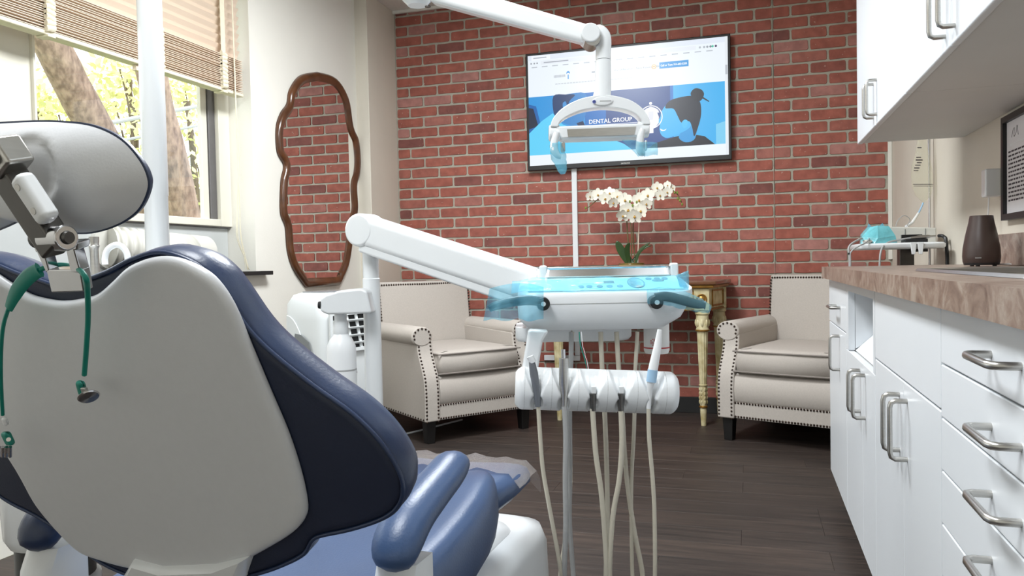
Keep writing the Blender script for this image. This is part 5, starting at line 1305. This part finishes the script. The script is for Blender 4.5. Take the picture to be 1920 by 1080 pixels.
# barrier film over the panel and sleeves on the handles
q = B(); n_, m_ = 26, 6; g = []
for i in range(n_+1):
    row = []
    for j in range(m_+1):
        f, h = i/n_, j/m_
        row.append(Pn(958+(1292-958)*f, -.1+.9*h, .0062+.0022*math.sin(f*31+h*3)+.0018*math.sin(f*17-h*7) - (.004 if f < .05 else 0)))
    g.append([q.b.verts.new(p) for p in row])
for i in range(n_):
    for j in range(m_): q.face([g[i][j], g[i+1][j], g[i+1][j+1], g[i][j+1]])
o = q.obj('barrier_film', 'film', None, ang=180); o.modifiers.new('solid', 'SOLIDIFY').thickness = .0006
tag(o, 'shiny blue plastic film stretched over the control panel', 'plastic film')
# left curtain of film over the left handle
q = B(); n_, m_ = 22, 8; g = []
for i in range(n_+1):
    row = []
    for j in range(m_+1):
        f, h = i/n_, j/m_
        px = (918+(1019-918)*f)*(1-h)+(906+(1019-906)*f)*h; py = (541 - 10*math.sin(f*math.pi*.9))*(1-h) + (602-4*math.sin(f*math.pi*2.6)**2)*h
        row.append(atD(px, py, 1.938) + FW*((.015*math.sin(f*12+h*1.5)+.008*math.sin(f*27-h*2))*(.3+.7*h)))
    g.append([q.b.verts.new(p) for p in row])
for i in range(n_):
    for j in range(m_): q.face([g[i][j], g[i+1][j], g[i+1][j+1], g[i][j+1]])
o = q.obj('barrier_sleeve', 'film', None, ang=180); o.modifiers.new('solid', 'SOLIDIFY').thickness = .0006
tag(o, 'blue plastic sleeve hanging like a curtain over one unit handle', 'plastic film')
sleeve([atD(1214, 556, 1.958), atD(1250, 556, 1.955), atD(1285, 564, 1.955), atD(1312, 573, 1.955), atD(1331, 580, 1.955)], (.019, .0265, .010), 'film', 'blue plastic sleeve wrapped around unit handle by the console table', .95)
sheet([(1268, 516), (1291, 507), (1292, 552), (1280, 556)], 2.03, 'film2', 'barrier_film', 'folded blue film edge standing at the control head corner', .002)

# ================================================================== PORTABLE AIR CONDITIONER
ac = thing('air_conditioner', 'white portable air conditioner with side grille beside the mirror wall', 'air conditioner', (-1.93, 3.28, 0))
acc = atD(622, 600, 3.62); yw = math.radians(-20); AX = Vector((math.cos(yw), math.sin(yw), 0)); AY = Vector((-math.sin(yw), math.cos(yw), 0))
# AX: along the side face seen on the left; AY: depth
cA = Vector((acc.x, acc.y, 0))
def A(x, y, z): return cA + AX*x + AY*y + UP*z
ZT = atD(600, 549, 3.5).z
def aplan(w, d, z, r=.06, n=5, zt=0, sh_=0):
    out = []
    for cx, cy, a0_ in ((w-r, d-r, 0), (-w+r, d-r, 90), (-w+r, -d+r, 180), (w-r, -d+r, 270)):
        for k in range(n+1): a = math.radians(a0_+90*k/n); out.append(A(cx+r*math.cos(a), cy+r*math.sin(a), z))
    return out
body = B().rings([aplan(.14, .16, .02), aplan(.15, .17, .05), aplan(.15, .17, ZT-.12), aplan(.145, .165, ZT-.05), aplan(.125, .145, ZT-.01), aplan(.1, .12, ZT)]).obj('body', 'ac', ac, ang=40)
B().prism([A(-.08, -.1, ZT+.0005), A(.08, -.1, ZT+.0005), A(.08, .09, ZT+.0005), A(-.08, .09, ZT+.0005)], UP*.004).obj('control_panel', 'acg', ac, bevel=.002)
# face towards camera-left (-AY side): curved panel, carry handle
fy = -.1705
arc = [A(-.16+.0, fy-.003, .1)] + [A(-.165+.30*math.sin(t)*1.0, fy-.003, .1+(ZT-.2)*math.cos(t)) for t in [math.pi/2*k/12 for k in range(13)]] + [A(.135, fy-.003, .1)]
q = B(); q.prism([A(-.10, fy, .06)]+[A(-.10+.195*math.sin(t), fy, .06+(ZT-.16)*math.cos(t)) for t in [math.pi/2*k/14 for k in range(15)]], -AY*.006); q.obj('side_panel', 'ac', ac, bevel=.002, ang=30)
hnd = [A(x, fy-.0064, z) for x, z in ((-.04, ZT-.18), (.005, ZT-.185), (.055, ZT-.215), (.07, ZT-.265), (.065, ZT-.28), (.015, ZT-.265), (-.03, ZT-.24), (-.045, ZT-.205))]
hd_ = B().prism(hnd, -AY*.003).obj('carry_handle', 'acg', ac, bevel=.002)
B().tube([A(-.03, fy-.012, ZT-.233), A(.025, fy-.016, ZT-.255), A(.06, fy-.012, ZT-.26)], .007, 8, 4).obj('handle_grip', 'hose_g', hd_)
# face towards the right (+AX side): louvre outlet
fx = .1505
# find front face centre by pixel
oq = B(); oq.prism([A(fx-.001, -.13, ZT-.25), A(fx-.001, .07, ZT-.25), A(fx-.001, .07, ZT-.10), A(fx-.001, -.13, ZT-.10)], AX*.002); oq.obj('outlet_shade', 'shadeblack', ac, smooth=False)  # flat dark sheet on the solid body, shade of the opening as colour
b = B()
for y0, y1, z0, z1 in ((-.145, -.13, ZT-.265, ZT-.085), (.07, .085, ZT-.265, ZT-.085), (-.13, .07, ZT-.265, ZT-.25), (-.13, .07, ZT-.10, ZT-.085)): b.prism([A(fx, y0, z0), A(fx, y1, z0), A(fx, y1, z1), A(fx, y0, z1)], AX*.012)
b.obj('outlet_frame', 'ac', ac)
for k in range(4):
    z = ZT-.235+k*.034; B().prism([A(fx+.002, -.13, z), A(fx+.016, -.13, z+.008), A(fx+.016, -.13, z+.013), A(fx+.002, -.13, z+.005)], AY*.2).obj('slat', 'ac', ac, smooth=False)
for k in range(3):
    y = -.08+k*.055; B().prism([A(fx+.0015, y, ZT-.25), A(fx+.0015, y+.014, ZT-.25), A(fx+.0015, y+.014-.03, ZT-.1), A(fx+.0015, y-.03, ZT-.1)], AX*.006).obj('deflector', 'ac', ac, smooth=False)
lg = A(fx+.0006, -.03, ZT-.36)
B().cyl(lg, lg+AX*.001, .011, None, 18).obj('maker_badge', 'steel_d', ac)
text_mesh('LG', .02, A(fx+.0006, -.012, ZT-.367), AY, UP, 'steel_d', ac, 'maker_lettering', depth=.0006)
for x in (-.1, .1):
    for y in (-.12, .12): B().cyl(A(x-.0, y-.012, .02), A(x, y+.012, .02), .02, None, 16).obj('castor', 'black', ac)

# white power cord on floor
c0, c1 = onZ(742, 818, .006), onZ(818, 799, .006)
tag(B().tube([c0+(c0-c1)*.8, c0, (c0+c1)/2+Vector((.01, .01, 0)), c1, c1+(c1-c0)*.7], .0055, 8, 6).obj('extension_cord', 'white'), 'white power cord lying on dark floor under the armchair', 'cord')

# ================================================================== RIGHT WALL THINGS
def onR(px, py, off=0): return onX(px, py, XR-off)
# framed notice
f0, f1 = onR(1885, 218), onR(1893, 413)
fy1 = f0.y+.0; fz1, fz0 = f0.z-.01, f1.z+.0
pf = thing('framed_notice', 'black framed printed notice on wall above the counter', 'picture frame', (XR-.01, fy1-.15, fz0))
FWd = .30; y1_, y0_ = fy1-.025, fy1-.025-FWd
b = B(); w = .019
b.bx(XR-.02, XR-.001, y0_, y0_+w, fz0, fz1).bx(XR-.02, XR-.001, y1_-w, y1_, fz0, fz1).bx(XR-.02, XR-.001, y0_+w, y1_-w, fz0, fz0+w).bx(XR-.02, XR-.001, y0_+w, y1_-w, fz1-w, fz1)
b.obj('frame', 'black', pf)
B().bx(XR-.008, XR-.002, y0_+w, y1_-w, fz0+w, fz1-w).obj('notice_sheet', 'paper', pf, smooth=False)
xs = XR-.0083
q = B(); random.seed(5)
for k in range(13):
    z = fz1-.115-k*.0125; y = y1_-w-.016
    while y > y0_+w+.03:
        L_ = random.uniform(.012, .03); q.poly([(xs, y, z), (xs, y-L_, z), (xs, y-L_, z+.0055), (xs, y, z+.0055)]); y -= L_+.005
q.obj('printed_lines', 'ink', pf, smooth=False)
q = B(); q.poly([(xs, y1_-w-.03, fz1-.095), (xs, y0_+w+.03, fz1-.095), (xs, y0_+w+.03, fz1-.088), (xs, y1_-w-.03, fz1-.088)]); q.obj('printed_rule', 'white', pf, smooth=False)
B().tube([(xs, y1_-w-.05, fz1-.07), (xs, y1_-w-.06, fz1-.05), (xs, y1_-w-.075, fz1-.045), (xs, y1_-w-.07, fz1-.07), (xs, y1_-w-.09, fz1-.06), (xs, y1_-w-.1, fz1-.04), (xs, y1_-w-.11, fz1-.07)], .0007, 5, 5).obj('printed_scroll', 'ink', pf)
# outlet + adapter + cord
ad = onR(1873, 341, .02)+Vector((0, .052, .0))
ot = thing('wall_outlet', 'cream wall outlet plate beside framed notice', 'outlet', (XR-.004, ad.y-.05, ad.z))
B().bx(XR-.007, XR-.0005, ad.y-.075, ad.y-.005, ad.z-.055, ad.z+.06).obj('cover_plate', 'beige', ot, bevel=.002)
B().bx(XR-.0085, XR-.007, ad.y-.055, ad.y-.025, ad.z-.04, ad.z+.04).obj('socket_face', 'tape', ot, bevel=.0005)
pa = thing('power_adapter', 'white plug-in power adapter with thin cord on wall', 'power adapter', (XR-.03, ad.y, ad.z-.05))
B().bx(XR-.055, XR-.0086, ad.y-.038, ad.y+.012, ad.z-.045, ad.z+.045).obj('adapter_body', 'white', pa, bevel=.006)
df = onX(1840, 420, .665); dy_ = df.y
B().tube([(XR-.04, ad.y-.02, ad.z-.045), (XR-.038, ad.y-.005, ad.z-.09), (XR-.04, ad.y+.0, ad.z-.14), (XR-.045, ad.y+.005, CT+.08), (XR-.05, ad.y-.02, CT+.03), (XR-.06, ad.y-.035, CT+.006), (XR-.075, ad.y-.02, CT+.005), (.73, dy_-.045, CT+.006)], .002, 6, 6).obj('cord', 'white', pa)
q = B()
for k in range(3): q.tube([Vector((XR-.03, ad.y-.03+.016*math.cos(a), CT+.045+.02*math.sin(a)+k*.004)) for a in [i*math.pi/6 for i in range(13)]], .0019, 6)
q.obj('coiled_cord', 'white', pa)
# aroma diffuser
zf = lambda y: atD(1840, y, 2.78).z
H_ = .13; r0_ = .047
dfz = CT+.0008
dd = thing('aroma_diffuser', 'dark brown tapered aroma diffuser on the counter', 'diffuser', (.665, dy_, dfz))
B().lathe([(.044, dfz+.006), (.049, dfz+.012), (.0505, dfz+.03), (.049, dfz+.055), (.042, dfz+.095), (.034, dfz+.13), (.031, dfz+.15), (.028, dfz+.151), (.027, dfz+.143), (0, dfz+.142)], (.665, dy_, 0), 32).obj('body', 'brown', dd)
B().lathe([(.046, dfz+.0035), (.048, dfz+.0115)], (.665, dy_, 0), 28).obj('base_ring', 'black', dd)
for a in (0, 2.1, 4.2): B().cyl((.665+.035*math.cos(a), dy_+.035*math.sin(a), dfz), (.665+.035*math.cos(a), dy_+.035*math.sin(a), dfz+.006), .006, None, 10).obj('foot', 'black', dd)
dv = (CP-Vector((.665, dy_, CP.z))).normalized(); sdv = Vector((-dv.y, dv.x, 0))
B().box(Vector((.665, dy_, dfz+.025))+dv*.0505-sdv*.008, (.016, .0012, .002), Rm(sdv, dv, UP)).obj('maker_mark', 'hose_g', dd)

# ================================================================== EQUIPMENT CART + IV BAG
ck = thing('equipment_cart', 'white equipment cart with device and handpieces beyond the counter', 'cart', (.58, 3.62, 0))
tzc = onY(1690, 461, 3.55).z
x0, x1, y0, y1 = onY(1607, 461, 3.50).x, XR-.03, 3.46, 3.80
def rrect(x0, x1, y0, y1, z, r): return [Vector(p) for p in rr(x0, x1, y0, y1, z, r)]
tray_ = B().rings([rrect(x0+.006, x1-.006, y0+.006, y1-.006, tzc-.013, .05), rrect(x0, x1, y0, y1, tzc-.006, .055), rrect(x0, x1, y0, y1, tzc+.006, .055), rrect(x0+.01, x1-.01, y0+.01, y1-.01, tzc+.012, .05)]).obj('tray_shelf', 'white', ck, ang=50)
B().cyl((.62, 3.66, .06), (.62, 3.66, tzc-.014), .016, None, 18).obj('column', 'steel_d', ck)
B().bx(.605, .66, 3.62, 3.69, tzc-.09, tzc-.0135).obj('column_head', 'steel_d', ck, bevel=.003)
B().bx(.64, .70, 3.56, 3.60, tzc-.026, tzc-.0135).obj('catch', 'black', ck, bevel=.002)
q = B()
for k in range(4):
    a = math.pi/4+k*math.pi/2; q.tube([(.62, 3.66, .07), (.62+.13*math.cos(a), 3.66+.13*math.sin(a), .055)], [.016, .012], 10)
q.obj('base_legs', 'steel_d', ck)
for k in range(4):
    a = math.pi/4+k*math.pi/2; B().cyl((.61+.13*math.cos(a), 3.66+.13*math.sin(a), .025), (.63+.13*math.cos(a), 3.66+.13*math.sin(a), .025), .0245, None, 14).obj('castor', 'black', ck)
hk = onY(1718, 470, 3.445)
for dx in (0, .026): B().prism([Vector((hk.x-.02+dx, 3.448, tzc+.012)), Vector((hk.x+.002+dx, 3.448, tzc+.012)), Vector((hk.x-.002+dx, 3.448, tzc-.036)), Vector((hk.x-.015+dx, 3.448, tzc-.036))], (0, .01, 0)).obj('handpiece_hook', 'white', ck, bevel=.002)
# surgical device with blue wrapped front
dvz = tzc+.0125
dv_ = thing('surgical_motor', 'pale grey surgical motor console on cart tray', 'medical device', (.6, 3.7, dvz))
xa, xb = onY(1655, 445, 3.66).x, onY(1762, 445, 3.66).x
xb = min(xb, XR-.034)
zt2 = onY(1680, 424, 3.66).z
B().prism([(xa, 3.66, dvz), (xb, 3.66, dvz), (xb, 3.66, zt2-.012), (xa, 3.66, zt2)], (0, .12, 0)).obj('case', 'device', dv_, bevel=.004)
xm = onY(1697, 440, 3.66).x; xn = onY(1735, 440, 3.66).x
for x_ in (xm, xn): B().bx(x_-.0012, x_+.0012, 3.6585, 3.6605, dvz+.005, zt2-.014).obj('case_groove', 'acg', dv_)
wb0 = onY(1612, 460, 3.56).x; wb1 = onY(1680, 460, 3.56).x; ztw = onY(1650, 423, 3.56).z
wr = thing('wrapped_control', 'pump control wrapped in crumpled light blue plastic', 'wrapped device', ((wb0+wb1)/2, 3.58, dvz))
wx = wb1-wb0
B().rings([[(wb0, 3.52, dvz), (wb0+wx*.35, 3.5, dvz), (wb1, 3.53, dvz), (wb1-.002, 3.64, dvz), (wb0+.01, 3.64, dvz)], [(wb0+.004, 3.525, dvz+.03), (wb0+wx*.45, 3.505, dvz+.02), (wb1-.006, 3.535, dvz+.03), (wb1-.008, 3.63, dvz+.04), (wb0+.012, 3.63, dvz+.04)], [(wb0+wx*.28, 3.55, ztw-.006), (wb0+wx*.48, 3.54, ztw), (wb1-wx*.2, 3.55, ztw-.004), (wb1-wx*.22, 3.61, ztw-.002), (wb0+wx*.25, 3.61, ztw-.004)]]).obj('blue_wrap', mat('aqua_plastic_wrap', srgb(116, 196, 206), .18, noise=.2, nscale=22, bump=.4, bscale=40), wr, smooth=False)
q = B(); q.poly([(wb0+wx*.2, 3.6, ztw-.03), (wb0+wx*.28, 3.6, ztw+.012), (wb0+wx*.4, 3.6, ztw-.005)]); q.poly([(wb0+wx*.55, 3.6, ztw-.004), (wb0+wx*.68, 3.6, ztw+.012), (wb0+wx*.74, 3.6, ztw-.002)]); o = q.obj('wrap_ears', 'film2', wr, smooth=False); o.modifiers.new('solid', 'SOLIDIFY').thickness = .0015
B().ball((wb0+wx*.16, 3.505, dvz+.008), (.02, .016, .008), 12).obj('wrapped_knob', 'device', wr)
hx0 = onY(1700, 452, 3.54).x; hx1 = onY(1752, 448, 3.54).x
hp = thing('surgical_handpiece', 'metal surgical handpiece resting across black cradle', 'handpiece', ((hx0+hx1)/2, 3.54, dvz))
B().bx(hx0-.01, hx0+.075, 3.52, 3.6, dvz+.0003, dvz+.014).obj('cradle', 'black', hp, bevel=.003)
B().bx(hx0-.008, hx0+.07, 3.6, 3.62, dvz+.0003, dvz+.034).obj('cradle_back', 'black', hp, bevel=.002)
B().tube([(hx0+.015, 3.54, dvz+.018), (hx0+.05, 3.54, dvz+.021), (hx0+.085, 3.54, dvz+.023)], [.006, .0085, .007], 12).obj('motor', 'steel', hp)
B().tube([(hx0+.085, 3.54, dvz+.023), (hx1+.006, 3.54, dvz+.024)], [.004, .004], 10).obj('shank', 'steel', hp)
B().tube([(hx0+.015, 3.54, dvz+.018), (hx0-.03, 3.53, dvz+.012), (hx0-.08, 3.49, dvz-.0), (hx0-.11, 3.44, dvz-.03), (hx0-.118, 3.43, dvz-.10), (hx0-.12, 3.44, .7), (hx0-.05, 3.5, .45)], .004, 8, 6).obj('handpiece_cord', 'hose_g', ck)
lx = onY(1592, 480, 3.44).x
B().tube([(wb0+.004, 3.515, dvz+.02), (wb0-.012, 3.47, dvz+.018), (lx, 3.435, dvz-.012), (lx+.001, 3.43, dvz-.07), (lx+.004, 3.44, .7), (lx+.1, 3.5, .4)], .004, 8, 6).obj('control_cord', 'hose_g', wr)
B().tube([(wb0+.03, 3.51, dvz+.02), (wb0+.01, 3.455, dvz+.004), (lx+.009, 3.43, dvz-.03), (lx+.004, 3.426, dvz-.08), (lx+.008, 3.44, .7), (lx+.1, 3.52, .42)], .003, 8, 6).obj('control_cord', 'hose_g', wr)
B().cyl((lx, 3.43, dvz-.036), (lx+.0003, 3.43, dvz-.044), .0062, None, 10).obj('cord_tie', 'black', wr)
bx_ = onY(1770, 460, 3.6).x; bx_ = min(bx_, XR-.012)
B().tube([(bx_-.02, 3.6, dvz+.026), (bx_-.006, 3.58, dvz+.022), (bx_, 3.56, dvz-.01), (bx_-.002, 3.55, .8), (bx_-.03, 3.6, .4)], .007, 8, 6).obj('suction_tube', 'black', ck)
# IV pole + bag
ry = 3.86; rx_ = onY(1750, 350, ry).x; rx_ = min(rx_, XR-.02)
ip = thing('iv_pole', 'thin chrome drip pole standing behind the cart', 'drip pole', (rx_, ry, 0))
B().cyl((rx_, ry, .03), (rx_, ry, 1.75), .005, None, 12).obj('rod', 'chrome', ip)
B().lathe([(.0, .0), (.06, .0), (.06, .012), (.02, .022), (.008, .035)], (rx_-.045, ry, 0), 20).obj('foot', 'steel_d', ip)
B().cyl((rx_-.045, ry, .022), (rx_, ry, .04), .006, None, 10).obj('foot_link', 'steel_d', ip)
hkx = onY(1728, 280, ry-.05).x
B().tube([(rx_, ry, 1.74), (rx_-.02, ry-.03, 1.76), (hkx, ry-.05, 1.75), (hkx, ry-.05, 1.72)], .004, 8, 5).obj('hook', 'chrome', ip)
by_ = ry-.05; Zi = lambda y: onY(1727, y, by_).z; Xi = lambda x: onY(x, 330, by_).x
iv = thing('saline_bag', 'clear saline drip bag with black print hanging from the drip pole', 'drip bag', (hkx, by_, Zi(386)))
ol = [(1722, 200), (1733, 200), (1736, 262), (1738, 290), (1748, 325), (1751, 350), (1748, 368), (1736, 378), (1728, 376), (1716, 368), (1709, 345), (1708, 320), (1716, 292), (1720, 262)]
cpx = 1729
q = B(); rows = []
ys = [200, 240, 262, 290, 310, 330, 350, 366, 376, 379]
lft = {200: 1722, 240: 1722, 262: 1720, 290: 1716, 310: 1709, 330: 1708, 350: 1710, 366: 1716, 376: 1726, 379: 1729}
rgt = {200: 1734, 240: 1735, 262: 1737, 290: 1741, 310: 1747, 330: 1750, 350: 1750, 366: 1746, 376: 1738, 379: 1733}
for y_ in ys:
    xl_, xr_ = onY(lft[y_], y_, by_).x, onY(rgt[y_], y_, by_).x; z = Zi(y_); c = (xl_+xr_)/2; w = (xr_-xl_)/2; th = min(w*.6, .022)*(0.3 if y_ < 280 else 1)
    rows.append([(c+w*math.cos(2*math.pi*j/16), by_+th*math.sin(2*math.pi*j/16), z) for j in range(16)])
bagm = B().rings(rows).obj('bag', 'ivbag', iv, ang=80)
q = B()
for (xa_, xb_, ya_, yb_) in ((1718, 1727, 294, 296), (1717, 1730, 299, 301), (1719, 1728, 304, 306), (1716, 1726, 309, 310.5), (1714, 1724, 314, 316), (1713, 1722, 319, 320.5), (1712, 1749, 345, 346), (1713, 1749, 348.5, 349.3), (1720, 1728, 276, 278)):
    yy_ = by_-.0225; q.poly([onY(xa_, ya_, yy_), onY(xb_, ya_, yy_), onY(xb_, yb_, yy_), onY(xa_, yb_, yy_)])
q.obj('bag_print', 'ink', iv, smooth=False)['kind'] = 'stuff'
d0 = onY(1731, 380, by_); d1 = onY(1722, 400, by_); d2 = onY(1710, 418, by_-.03); d3 = onY(1699, 425, by_-.06)
B().tube([d0, onY(1728, 388, by_), d1], .0035, 8).obj('drip_port', 'ltblue', iv)
B().tube([d1, d2], [.0055, .0065], 10).obj('drip_chamber', 'bottlecl', iv)
B().tube([d2, d3], [.0055, .0065], 10).obj('roller_clamp', 'white', iv)
B().tube([d3, onY(1706, 412, by_-.07), onY(1695, 404, by_-.08), onY(1683, 414, by_-.1), onY(1680, 424, by_-.1)], .0018, 6, 6).obj('drip_line', 'hose_g', iv)

for o in bpy.data.objects:
    if '_w' in o: del o['_w']
